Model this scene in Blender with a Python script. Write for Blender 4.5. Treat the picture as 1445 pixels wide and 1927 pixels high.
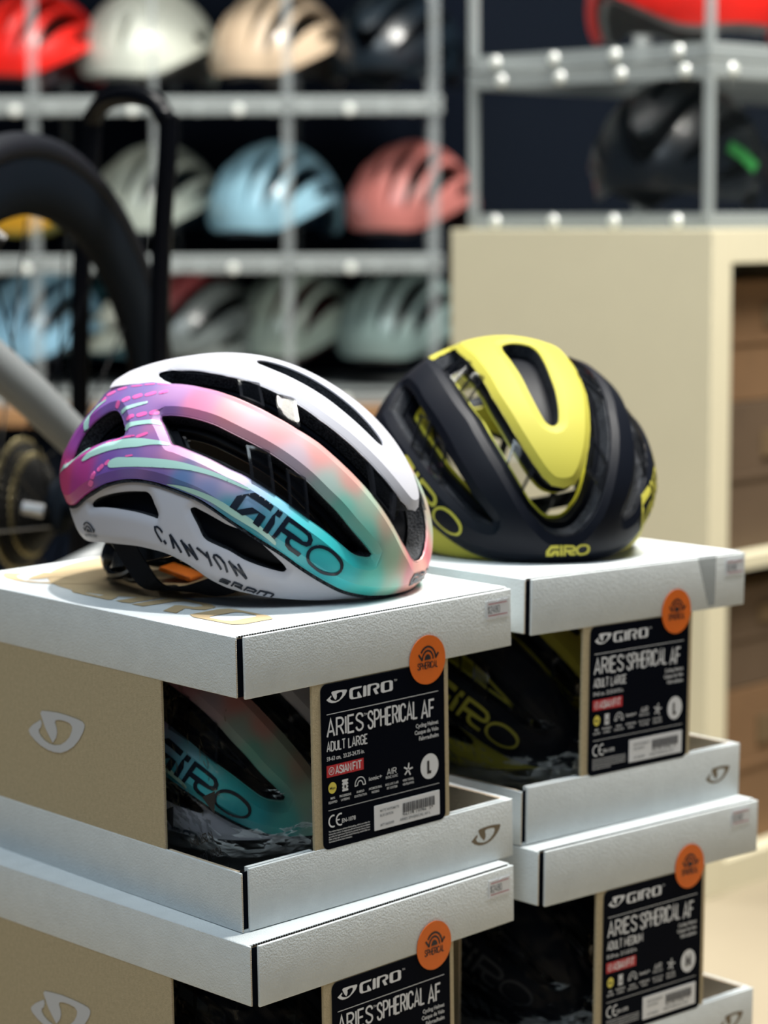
import bpy, bmesh, math, json, random
import numpy as np
from mathutils import Matrix, Vector, noise
from mathutils.geometry import delaunay_2d_cdt
for o in list(bpy.data.objects): bpy.data.objects.remove(o)
C = bpy.context.scene.collection
S = bpy.context.scene
rng = random.Random(7)
# ------------------------------------------------------------------ camera
F = 4461.2; PITCH = math.radians(7.123); ROLL = math.radians(-.257); EYE = Vector((0, 0, .785))
cp_, sp_ = math.cos(PITCH), math.sin(PITCH); cr_, sr_ = math.cos(ROLL), math.sin(ROLL)
UPV = Vector((0, sp_, cp_)); FWD = Vector((0, cp_, -sp_)); XV = Vector((1, 0, 0))
Rc = XV*cr_ + UPV*sr_; Uc = -XV*sr_ + UPV*cr_
cam = bpy.data.cameras.new('camera'); camo = bpy.data.objects.new('camera', cam); C.objects.link(camo)
camo.matrix_world = Matrix(((Rc.x, Uc.x, -FWD.x, 0), (Rc.y, Uc.y, -FWD.y, 0), (Rc.z, Uc.z, -FWD.z, .785), (0, 0, 0, 1)))
cam.sensor_fit = 'HORIZONTAL'; cam.sensor_width = 36; cam.lens = 36*F/1445
cam.clip_start = .05; cam.clip_end = 50
cam.dof.use_dof = True; cam.dof.focus_distance = 1.40; cam.dof.aperture_fstop = 7.6; cam.dof.aperture_blades = 0
S.camera = camo
def sight(px, py, Y):            # the point at depth Y seen at a place of the photograph
    X = px-722.5; Yp = py-963.5
    X, Yp = X*cr_+Yp*sr_, -X*sr_+Yp*cr_
    d = Vector((X/F, cp_-Yp/F*sp_, -sp_-Yp/F*cp_))
    return EYE + d*(Y/d.y)
# ------------------------------------------------------------------ light
S.view_settings.view_transform = 'Standard'; S.view_settings.look = 'None'
S.view_settings.gamma = 1; S.view_settings.exposure = 0.0; S.view_settings.use_curve_mapping = False
w = bpy.data.worlds.new('room_light'); S.world = w; w.use_nodes = True
w.node_tree.nodes['Background'].inputs[0].default_value = (.55, .72, 1.0, 1)
w.node_tree.nodes['Background'].inputs[1].default_value = .07
def area(name, loc, target, size, power, col, sy=None):
    l = bpy.data.lights.new(name, 'AREA'); l.energy = power; l.color = col; l.size = size
    if sy: l.shape = 'RECTANGLE'; l.size_y = sy
    o = bpy.data.objects.new(name, l); C.objects.link(o); o.location = loc
    o.rotation_euler = (Vector(target)-Vector(loc)).to_track_quat('-Z', 'Y').to_euler()
    return o
def spot(name, loc, target, power, col, ang, rad):
    l = bpy.data.lights.new(name, 'SPOT'); l.energy = power; l.color = col; l.spot_size = math.radians(ang); l.spot_blend = .5
    l.shadow_soft_size = rad
    o = bpy.data.objects.new(name, l); C.objects.link(o); o.location = loc
    o.rotation_euler = (Vector(target)-Vector(loc)).to_track_quat('-Z', 'Y').to_euler()
    return o
spot('track_spot', (.02, 1.78, 2.75), (-.02, 1.6, .5), 195, (1, .975, .96), 50, .035)
area('ceiling_panel', (-.5, .38, 2.75), (0, 1.5, .4), 1.1, 37, (.80, .92, 1.0))
area('ceiling_panel', (-.6, 3.0, 2.75), (-.4, 3.7, .6), 1.2, 38, (1, .98, .92), .7)
area('ceiling_panel', (.75, 2.1, 2.6), (.4, 2.9, .2), .7, 122, (1, .97, .90))
# ------------------------------------------------------------------ materials
def nt(name):
    m = bpy.data.materials.new(name); m.use_nodes = True
    return m, m.node_tree, m.node_tree.nodes['Principled BSDF']
def mat(name, col, rough=.5, metal=0, spec=.5, coat=0, bump=0, bscale=300, mott=0, mscale=40, alpha=1, trans=0, sheen=0):
    m, t, b = nt(name); N = t.nodes; L = t.links
    b.inputs['Base Color'].default_value = (*col, 1); b.inputs['Roughness'].default_value = rough
    b.inputs['Metallic'].default_value = metal; b.inputs['Specular IOR Level'].default_value = spec
    b.inputs['Coat Weight'].default_value = coat; b.inputs['Coat Roughness'].default_value = .08
    b.inputs['Alpha'].default_value = alpha; b.inputs['Transmission Weight'].default_value = trans
    if bump or mott:
        tc = N.new('ShaderNodeTexCoord')
        if bump:
            nz = N.new('ShaderNodeTexNoise'); nz.inputs['Scale'].default_value = bscale; nz.inputs['Detail'].default_value = 3
            L.new(tc.outputs['Object'], nz.inputs['Vector']); bp = N.new('ShaderNodeBump'); bp.inputs['Strength'].default_value = bump
            bp.inputs['Distance'].default_value = .002; L.new(nz.outputs['Fac'], bp.inputs['Height']); L.new(bp.outputs['Normal'], b.inputs['Normal'])
        if mott:
            n2 = N.new('ShaderNodeTexNoise'); n2.inputs['Scale'].default_value = mscale; n2.inputs['Detail'].default_value = 6; n2.inputs['Roughness'].default_value = .7
            L.new(tc.outputs['Object'], n2.inputs['Vector'])
            r = N.new('ShaderNodeValToRGB'); r.color_ramp.elements[0].position = .3; r.color_ramp.elements[1].position = .7
            r.color_ramp.elements[0].color = (*[c*(1-mott) for c in col], 1); r.color_ramp.elements[1].color = (*[min(1, c*(1+mott)) for c in col], 1)
            L.new(n2.outputs['Fac'], r.inputs['Fac']); L.new(r.outputs['Color'], b.inputs['Base Color'])
    return m
def srgb(r, g, b): return tuple(((c/255+.055)/1.055)**2.4 if c > 10 else c/255/12.92 for c in (r, g, b))
def clear(name, tint, amount, rough=.08):    # thin clear plastic
    m = bpy.data.materials.new(name); m.use_nodes = True; t = m.node_tree; t.nodes.clear()
    o = t.nodes.new('ShaderNodeOutputMaterial'); mx = t.nodes.new('ShaderNodeMixShader'); tr = t.nodes.new('ShaderNodeBsdfTransparent')
    pb = t.nodes.new('ShaderNodeBsdfPrincipled'); pb.inputs['Base Color'].default_value = (*tint, 1); pb.inputs['Roughness'].default_value = rough
    mx.inputs[0].default_value = amount
    t.links.new(tr.outputs[0], mx.inputs[1]); t.links.new(pb.outputs[0], mx.inputs[2]); t.links.new(mx.outputs[0], o.inputs[0])
    return m
def foam_mat(name, lo, hi):
    m, t, b = nt(name); N = t.nodes; L = t.links
    tc = N.new('ShaderNodeTexCoord'); v = N.new('ShaderNodeTexVoronoi'); v.inputs['Scale'].default_value = 900
    L.new(tc.outputs['Object'], v.inputs['Vector']); r = N.new('ShaderNodeValToRGB')
    r.color_ramp.elements[0].color = (*hi, 1); r.color_ramp.elements[1].color = (*lo, 1); r.color_ramp.elements[1].position = .65
    L.new(v.outputs['Distance'], r.inputs['Fac']); L.new(r.outputs['Color'], b.inputs['Base Color']); b.inputs['Roughness'].default_value = .6
    bp = N.new('ShaderNodeBump'); bp.inputs['Strength'].default_value = .4; bp.inputs['Distance'].default_value = .001
    L.new(v.outputs['Distance'], bp.inputs['Height']); L.new(bp.outputs['Normal'], b.inputs['Normal']); b.inputs['Specular IOR Level'].default_value = .25
    return m
def attr_mat(name, rough, coat):
    m, t, b = nt(name); a = t.nodes.new('ShaderNodeVertexColor'); a.layer_name = 'paint'
    t.links.new(a.outputs['Color'], b.inputs['Base Color']); b.inputs['Roughness'].default_value = rough; b.inputs['Coat Weight'].default_value = coat
    b.inputs['Coat Roughness'].default_value = .3
    return m
def film_mat(name):
    m = bpy.data.materials.new(name); m.use_nodes = True; t = m.node_tree; t.nodes.clear(); N = t.nodes; L = t.links
    o = N.new('ShaderNodeOutputMaterial'); mx = N.new('ShaderNodeMixShader'); tr = N.new('ShaderNodeBsdfTransparent'); g = N.new('ShaderNodeBsdfGlossy'); g.inputs['Roughness'].default_value = .12
    lw = N.new('ShaderNodeLayerWeight'); lw.inputs['Blend'].default_value = .18; mu = N.new('ShaderNodeMath'); mu.operation = 'MULTIPLY'; mu.inputs[1].default_value = .5
    tc = N.new('ShaderNodeTexCoord'); nz = N.new('ShaderNodeTexNoise'); nz.inputs['Scale'].default_value = 90; nz.inputs['Detail'].default_value = 2; bp = N.new('ShaderNodeBump'); bp.inputs['Strength'].default_value = .9; bp.inputs['Distance'].default_value = .004
    L.new(tc.outputs['Object'], nz.inputs['Vector']); L.new(nz.outputs['Fac'], bp.inputs['Height']); L.new(bp.outputs['Normal'], g.inputs['Normal'])
    L.new(bp.outputs['Normal'], lw.inputs['Normal']); L.new(lw.outputs['Fresnel'], mu.inputs[0]); L.new(mu.outputs[0], mx.inputs[0]); L.new(tr.outputs[0], mx.inputs[1]); L.new(g.outputs[0], mx.inputs[2]); L.new(mx.outputs[0], o.inputs[0])
    return m
NAVY = (.0008, .0022, .0065)
M = dict(
    paper=mat('white_card', (.69, .73, .735), .62, spec=.3, bump=.35, bscale=900, mott=.05, mscale=60),
    kraft=mat('kraft_card', (.47, .39, .25), .8, spec=.2, bump=.25, bscale=1200, mott=.12, mscale=420),
    edge=mat('card_edge', (.62, .50, .36), .8, spec=.2, bump=.6, bscale=700),
    tan=mat('tan_print', (.50, .38, .22), .7, spec=.2), tanw=mat('silver_print', (.55, .56, .58), .5, spec=.3), brown=mat('brown_print', (.20, .155, .10), .7, spec=.2),
    cutd=mat('cut_shade', (.05, .045, .04), .9, spec=.05), cardin=mat('card_inside', (.16, .11, .06), .85, spec=.1),
    navy=mat('label_navy', NAVY, .55, spec=.03), ink=mat('label_ink', (.005, .005, .012), .5), lwhite=mat('label_white', (.74, .76, .8), .45),
    red=mat('label_red', (.52, .008, .02), .45), yellow=mat('label_yellow', (.72, .62, .09), .45), orange=mat('label_orange', (.80, .15, .003), .5, mott=.05, mscale=90),
    stick=mat('sticker_white', (.76, .78, .82), .35, coat=.2), grey=mat('print_grey', (.15, .17, .19), .5), redline=mat('price_red', (.45, .05, .08), .5),
    paint=attr_mat('fade_paint', .42, .05), white=mat('gloss_white', (.50, .50, .55), .45, spec=.25), mint=mat('mint_print', (.40, .66, .60), .35, coat=.3),
    pink=mat('pink_print', (.82, .13, .42), .35, coat=.3), black=mat('black_print', (.006, .012, .025), .35, spec=.4),
    foam=foam_mat('black_foam', (.004, .0055, .009), (.05, .058, .07)), liner=mat('liner_black', (.002, .003, .006), .5, spec=.12),
    mblack=mat('matt_black', (.0018, .0032, .0075), .5, spec=.16), yel=mat('acid_yellow', (.41, .375, .055), .55, spec=.15), yellin=mat('yellow_liner', (.70, .66, .05), .4),
    mips=mat('grey_liner', (.012, .014, .02), .4), strap=mat('webbing', (.004, .005, .009), .75, spec=.3, bump=.4, bscale=1500), clr=clear('arch_clear', (.004, .005, .007), .12, .04), arim=clear('arch_rim', (.01, .011, .014), .5, .06),
    plastic=mat('cradle_black', (.006, .008, .012), .25, spec=.5), otag=mat('orange_rubber', (.95, .22, .01), .4), film=film_mat('bag_film'),
    bagprint=mat('bag_print', (.002, .003, .006), .6), filmw=clear('bag_edge', (.55, .7, .75), .35, .1),
    acr=clear('acrylic', (.1, .12, .13), .02, .1), acrw=clear('acrylic_frame', (.42, .46, .46), .55, .3), acrt=clear('clear_tape', (.42, .45, .46), .35, .25), acrp=clear('acrylic_post', (.40, .44, .45), .28, .3), clip=mat('clear_clip', (.75, .78, .74), .15, coat=.6),
    wood=mat('wood_edge', (.30, .16, .07), .5, mott=.2, mscale=14), dark=mat('near_black', (.004, .006, .011), .9, spec=.02), wall=mat('wall_navy', (.02, .03, .045), .9, spec=.05),
    floor=mat('floor_beige', (.34, .285, .20), .45, mott=.04, mscale=3), cream=mat('cabinet_cream', (.74, .68, .49), .5, mott=.03, mscale=5), carton=mat('brown_carton', (.20, .11, .05), .75, mott=.12, mscale=8),
    carton2=mat('dim_carton', (.11, .07, .04), .75, mott=.12, mscale=8), tyre=mat('tyre', (.005, .006, .009), .6, spec=.12, bump=.4, bscale=200), rim=mat('rim_carbon', (.004, .006, .009), .5, spec=.03), cog=mat('dark_cog', (.02, .02, .02), .4, metal=.6),
    steel=mat('steel', (.35, .36, .37), .3, metal=1), gold=mat('gold_cog', (.34, .29, .16), .35, metal=.9), framegrey=mat('frame_grey', (.15, .16, .16), .38), hoop=mat('hoop_black', (.0008, .001, .002), .3, spec=.2),
    letter=mat('rim_letter', (.035, .038, .045), .5), greenm=mat('green_mark', (.05, .35, .08), .4), logo_y=mat('logo_olive', (.65, .60, .10), .4),
)
# ------------------------------------------------------------------ object helpers
def mesh(name, V, Fc, mats, mi=None, smooth=False):
    me = bpy.data.meshes.new(name)
    V = np.asarray(V, dtype=np.float32).reshape(-1, 3)
    me.from_pydata(V.tolist(), [], [tuple(int(i) for i in f) for f in Fc])
    for m in (mats if isinstance(mats, (list, tuple)) else [mats]): me.materials.append(m)
    if mi is not None: me.polygons.foreach_set('material_index', np.asarray(mi, dtype=np.int32))
    if smooth: me.polygons.foreach_set('use_smooth', [True]*len(me.polygons))
    me.update(); return me
def ob(name, me, parent=None, loc=None, label=None):
    o = bpy.data.objects.new(name, me); C.objects.link(o)
    if parent is not None: o.parent = parent
    if loc is not None: o.location = loc
    if label: o['label'] = label
    return o
def thing(name, label, cat, mw=None, group=None, loc=None, rz=0):
    o = bpy.data.objects.new(name, None); C.objects.link(o); o.empty_display_size = .05
    if mw is not None: o.matrix_world = mw
    if loc is not None: o.location = loc; o.rotation_euler = (0, 0, rz)
    return tag(o, label, cat, group)
def tag(o, label, cat, group=None):
    o['label'] = label; o['category'] = cat
    if group: o['group'] = group
    return o
def struct(name, me):
    o = ob(name, me); o['kind'] = 'structure'; return o
class MB:      # collects shapes for one mesh
    def __init__(s): s.v = []; s.f = []; s.m = []
    def add(s, V, Fc, m=0):
        b = len(s.v); s.v += [tuple(p) for p in V]; s.f += [tuple(i+b for i in f) for f in Fc]; s.m += [m]*len(Fc)
    def box(s, a, b, m=0, bev=0):
        x0, y0, z0 = a; x1, y1, z1 = b
        if not bev:
            s.add([(x0,y0,z0),(x1,y0,z0),(x1,y1,z0),(x0,y1,z0),(x0,y0,z1),(x1,y0,z1),(x1,y1,z1),(x0,y1,z1)],
                  [(3,2,1,0),(4,5,6,7),(0,1,5,4),(1,2,6,5),(2,3,7,6),(3,0,4,7)], m); return
        bm = bmesh.new(); bmesh.ops.create_cube(bm, size=1)
        for v in bm.verts: v.co = Vector(((x0+x1)/2+v.co.x*(x1-x0), (y0+y1)/2+v.co.y*(y1-y0), (z0+z1)/2+v.co.z*(z1-z0)))
        bmesh.ops.bevel(bm, geom=bm.edges[:], offset=bev, segments=3, affect='EDGES', profile=.5)
        bm.verts.index_update(); s.add([v.co[:] for v in bm.verts], [[v.index for v in f.verts] for f in bm.faces], m); bm.free()
    def tube(s, pts, r, n=10, m=0, closed=False):
        P = [Vector(p) for p in pts]; N = len(P); R = r if isinstance(r, (list, tuple)) else [r]*N
        base = len(s.v); up = None
        for i in range(N):
            a = P[(i-1) % N] if (closed or i > 0) else P[i]; b = P[(i+1) % N] if (closed or i < N-1) else P[i]
            d = (b-a).normalized()
            if up is None: up = d.orthogonal().normalized()
            up = (up-d*up.dot(d)).normalized(); q = d.cross(up)
            for k in range(n):
                t = 2*math.pi*k/n; s.v.append(tuple(P[i]+(up*math.cos(t)+q*math.sin(t))*R[i]))
        for i in range(N if closed else N-1):
            for k in range(n):
                a = base+i*n+k; b = base+i*n+(k+1) % n; c = base+((i+1) % N)*n+(k+1) % n; d = base+((i+1) % N)*n+k
                s.f.append((a, b, c, d)); s.m.append(m)
        if not closed:
            s.f.append(tuple(base+k for k in range(n))[::-1]); s.m.append(m)
            s.f.append(tuple(base+(N-1)*n+k for k in range(n))); s.m.append(m)
    def ribbon(s, pts, side, w, th=.0012, m=0):   # flat band along pts, width along side vectors
        P = [Vector(p) for p in pts]; b = len(s.v)
        for i, p in enumerate(P):
            d = (P[min(i+1, len(P)-1)]-P[max(i-1, 0)]).normalized(); sd = Vector(side[i] if isinstance(side, list) else side)
            sd = (sd-d*sd.dot(d)).normalized(); n = d.cross(sd)
            for a, c in ((-1, -1), (1, -1), (1, 1), (-1, 1)): s.v.append(tuple(p+sd*a*w/2+n*c*th/2))
        for i in range(len(P)-1):
            for k in range(4):
                s.f.append((b+i*4+k, b+i*4+(k+1) % 4, b+i*4+4+(k+1) % 4, b+i*4+4+k)); s.m.append(m)
        s.f.append((b+3, b+2, b+1, b)); s.m.append(m); e = b+(len(P)-1)*4; s.f.append((e, e+1, e+2, e+3)); s.m.append(m)
    def lathe(s, prof, n=24, axis='z', c=(0, 0, 0), m=0):
        b = len(s.v); c = Vector(c)
        for r, h in prof:
            for k in range(n):
                t = 2*math.pi*k/n; p = (r*math.cos(t), r*math.sin(t), h)
                if axis == 'y': p = (p[0], p[2], p[1])
                if axis == 'x': p = (p[2], p[0], p[1])
                s.v.append(tuple(Vector(p)+c))
        for i in range(len(prof)-1):
            for k in range(n): s.f.append((b+i*n+k, b+i*n+(k+1) % n, b+(i+1)*n+(k+1) % n, b+(i+1)*n+k)); s.m.append(m)
    def build(s, name, mats, parent=None, smooth=False, loc=None, label=None):
        me = mesh(name, s.v, s.f, mats, s.m, smooth)
        bm = bmesh.new(); bm.from_mesh(me); bmesh.ops.recalc_face_normals(bm, faces=bm.faces); bm.to_mesh(me); bm.free()
        if smooth: me.set_sharp_from_angle(angle=math.radians(40))
        return ob(name, me, parent, loc, label)
def copy_thing(root, mw, label, group=None, mats=None):     # the thing with copies of its parts and sub-parts
    r = root.copy(); C.objects.link(r); r.matrix_world = mw; r['label'] = label
    if group: r['group'] = group
    elif 'group' in r: del r['group']
    ALLK = [(o, o.parent) for o in bpy.data.objects if o.parent is not None]
    def rec(src, dst):
        for o, p in ALLK:
            if p == src:
                c = o.copy(); C.objects.link(c); c.parent = dst
                if mats and o.name.split('.')[0] in mats:
                    if 'label' in c: del c['label']
                    for i, sl in enumerate(c.material_slots): sl.link = 'OBJECT'; sl.material = M[mats[o.name.split('.')[0]]]
                rec(o, c)
    rec(root, r)
    return r
# ------------------------------------------------------------------ planar regions
def inside(P, loops):
    c = np.zeros(len(P), bool); x, y = P[:, 0], P[:, 1]
    for L in loops:
        L = np.asarray(L, float); a = L; b = np.roll(L, -1, 0)
        for (x0, y0), (x1, y1) in zip(a, b):
            if y0 == y1: continue
            c ^= ((y0 > y) != (y1 > y)) & (x < (x1-x0)*(y-y0)/(y1-y0)+x0)
    return c
def segdist(P, loops):
    A = np.concatenate([np.asarray(l, float) for l in loops]); B = np.concatenate([np.roll(np.asarray(l, float), -1, 0) for l in loops])
    return segdist2(P, A, B)
def segdist2(P, A, B):
    out = np.full(len(P), 1e9); D = B-A; LL = (D**2).sum(1)+1e-12
    for i in range(0, len(P), 2000):
        p = P[i:i+2000, None, :]; t = np.clip(((p-A)*D).sum(2)/LL, 0, 1); q = p-(A+t[..., None]*D)
        out[i:i+2000] = np.sqrt((q**2).sum(2)).min(1)
    return out
def densify(L, step):
    L = np.asarray(L, float); out = []
    for a, b in zip(L, np.roll(L, -1, 0)):
        n = max(1, int(math.ceil(np.hypot(*(b-a))/step)))
        for k in range(n): out.append(a+(b-a)*k/n)
    return np.array(out)
def smooth_loop(L, step=1.0, closed=True):
    L = np.asarray(L, float); n = len(L); out = []
    for i in range(n if closed else n-1):
        g = lambda j: L[j % n] if closed else L[min(max(j, 0), n-1)]
        p0, p1, p2, p3 = g(i-1), g(i), g(i+1), g(i+2)
        d01, d12, d23 = [max(np.hypot(*(b-a))**.5, 1e-4) for a, b in ((p0, p1), (p1, p2), (p2, p3))]
        m1 = (p2-p1)+d12*((p1-p0)/d01-(p2-p0)/(d01+d12)); m2 = (p2-p1)+d12*((p3-p2)/d23-(p3-p1)/(d12+d23))
        if not closed and i == 0: m1 = p2-p1
        if not closed and i == n-2: m2 = p2-p1
        k = max(1, int(np.hypot(*(p2-p1))/step))
        for j in range(k):
            t = j/k; out.append((2*t**3-3*t**2+1)*p1+(t**3-2*t**2+t)*m1+(-2*t**3+3*t**2)*p2+(t**3-t**2)*m2)
    if not closed: out.append(L[-1])
    return np.array(out)
def tri_region(loops, step, grid=True, crease=()):
    loops = [densify(l, step) for l in loops]
    P = list(np.concatenate(loops)); E = []; b = 0
    for l in loops:
        n = len(l); E += [(b+i, b+(i+1) % n) for i in range(n)]; b += n
    cl = []
    for l, w, src in crease:
        n = len(l); ok = inside(l, loops) & (segdist2(l, src[0], src[1]) > w*.93)
        idx = {}
        for i in range(n):
            if ok[i]: idx[i] = b; P.append(l[i]); cl.append(l[i]); b += 1
        E += [(idx[i], idx[(i+1) % n]) for i in range(n) if ok[i] and ok[(i+1) % n]]
    if grid:
        A = np.concatenate(loops); lo, hi = A.min(0), A.max(0)
        ys = np.arange(lo[1], hi[1], step*.87); G = []
        for j, y in enumerate(ys):
            for x in np.arange(lo[0]+(j % 2)*step/2, hi[0], step): G.append((x, y))
        if G:
            G = np.array(G); G = G[inside(G, loops)]
            if len(G): G = G[segdist(G, loops) > step*.45]
            if cl and len(G):
                c_ = np.array(cl); k_ = np.ones(len(G), bool)
                for i in range(0, len(G), 1000): k_[i:i+1000] = ((G[i:i+1000, None]-c_)**2).sum(2).min(1) > (step*.45)**2
                G = G[k_]
            P += list(G)
    r = delaunay_2d_cdt([Vector((float(p[0]), float(p[1]))) for p in P], E, [], 0, 1e-5)
    V = np.array([(v.x, v.y) for v in r[0]]); T = np.array([f for f in r[2]], int)
    c = V[T].mean(1); T = T[inside(c, loops)]
    a = V[T]; area_ = (a[:, 1, 0]-a[:, 0, 0])*(a[:, 2, 1]-a[:, 0, 1])-(a[:, 1, 1]-a[:, 0, 1])*(a[:, 2, 0]-a[:, 0, 0])
    T[area_ < 0] = T[area_ < 0][:, ::-1]; T = T[np.abs(area_) > 1e-9]
    return V, T
# ------------------------------------------------------------------ helmet form
SH = (0.13409,0.12418,0.10647,0.09950,0.12413,1.94406,1.85522,0.02689); PAP = 0.2767
def rad(D):
    af, ab, b, ht, hb, p, q, tap = SH
    x, y, z = D.T; xa = np.where(x > 0, af, ab)
    pl = (np.abs(x/xa)**p+np.abs(y/b)**p)**(q/p)
    return (pl+np.abs(z/np.where(z > 0, ht, hb))**q)**(-1/q)
ZB = .056       # helmet centre above its base
def surf(uv, k=1.0):
    uv = np.asarray(uv, float); th = np.radians(np.hypot(uv[:, 0], uv[:, 1])); az = np.arctan2(uv[:, 1], uv[:, 0])
    D = np.stack([np.sin(th)*np.cos(az), np.sin(th)*np.sin(az), np.cos(th)], 1)
    P = D*rad(D)[:, None]; P[:, 1] *= 1+SH[7]*P[:, 0]/.14
    P = P*np.asarray(k).reshape(-1, 1) if np.ndim(k) else P*k
    P[:, 2] += ZB
    return P
def layer(loops, ktop, kbot, step, name, mats, hfun=None, smooth=True, colors=None, crease=(), sharp=38):
    V, T = tri_region(loops, step, crease=crease); n = len(V)
    kt = ktop+(hfun(V) if hfun is not None else 0)
    P = np.concatenate([surf(V, kt), surf(V, kbot)])
    cnt = {}
    for t in T:
        for a, b in ((t[0], t[1]), (t[1], t[2]), (t[2], t[0])): cnt[(a, b)] = 1
    wl = [(a, b) for (a, b) in cnt if (b, a) not in cnt]
    Fc = T.tolist()+[(t[2]+n, t[1]+n, t[0]+n) for t in T.tolist()]+[(b, a, a+n, b+n) for a, b in wl]
    me = mesh(name, P, Fc, mats, smooth=smooth)
    if smooth: me.set_sharp_from_angle(angle=math.radians(sharp))
    if colors is not None:
        col = colors(V); col = np.concatenate([col, col]); ca = me.color_attributes.new('paint', 'FLOAT_COLOR', 'POINT')
        ca.data.foreach_set('color', np.concatenate([col, np.ones((len(col), 1))], 1).astype(np.float32).ravel())
    return me
def decal(polys, k, step, name, mats, hfun=None, lift=.0042):   # polys: list of [outer, holes...]
    Vs = []; Fs = []; b = 0
    for pl in polys:
        V, T = tri_region(pl, step); kk = k+lift+(hfun(V) if hfun is not None else 0)
        Vs.append(surf(V, kk)); Fs += [(t[0]+b, t[1]+b, t[2]+b) for t in T.tolist()]; b += len(V)
    return mesh(name, np.concatenate(Vs), Fs, mats, smooth=True)
mir = lambda L: [(x, -y) for x, y in L]
mirc = lambda L: [(x, -y) for x, y in L][::-1]
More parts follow.
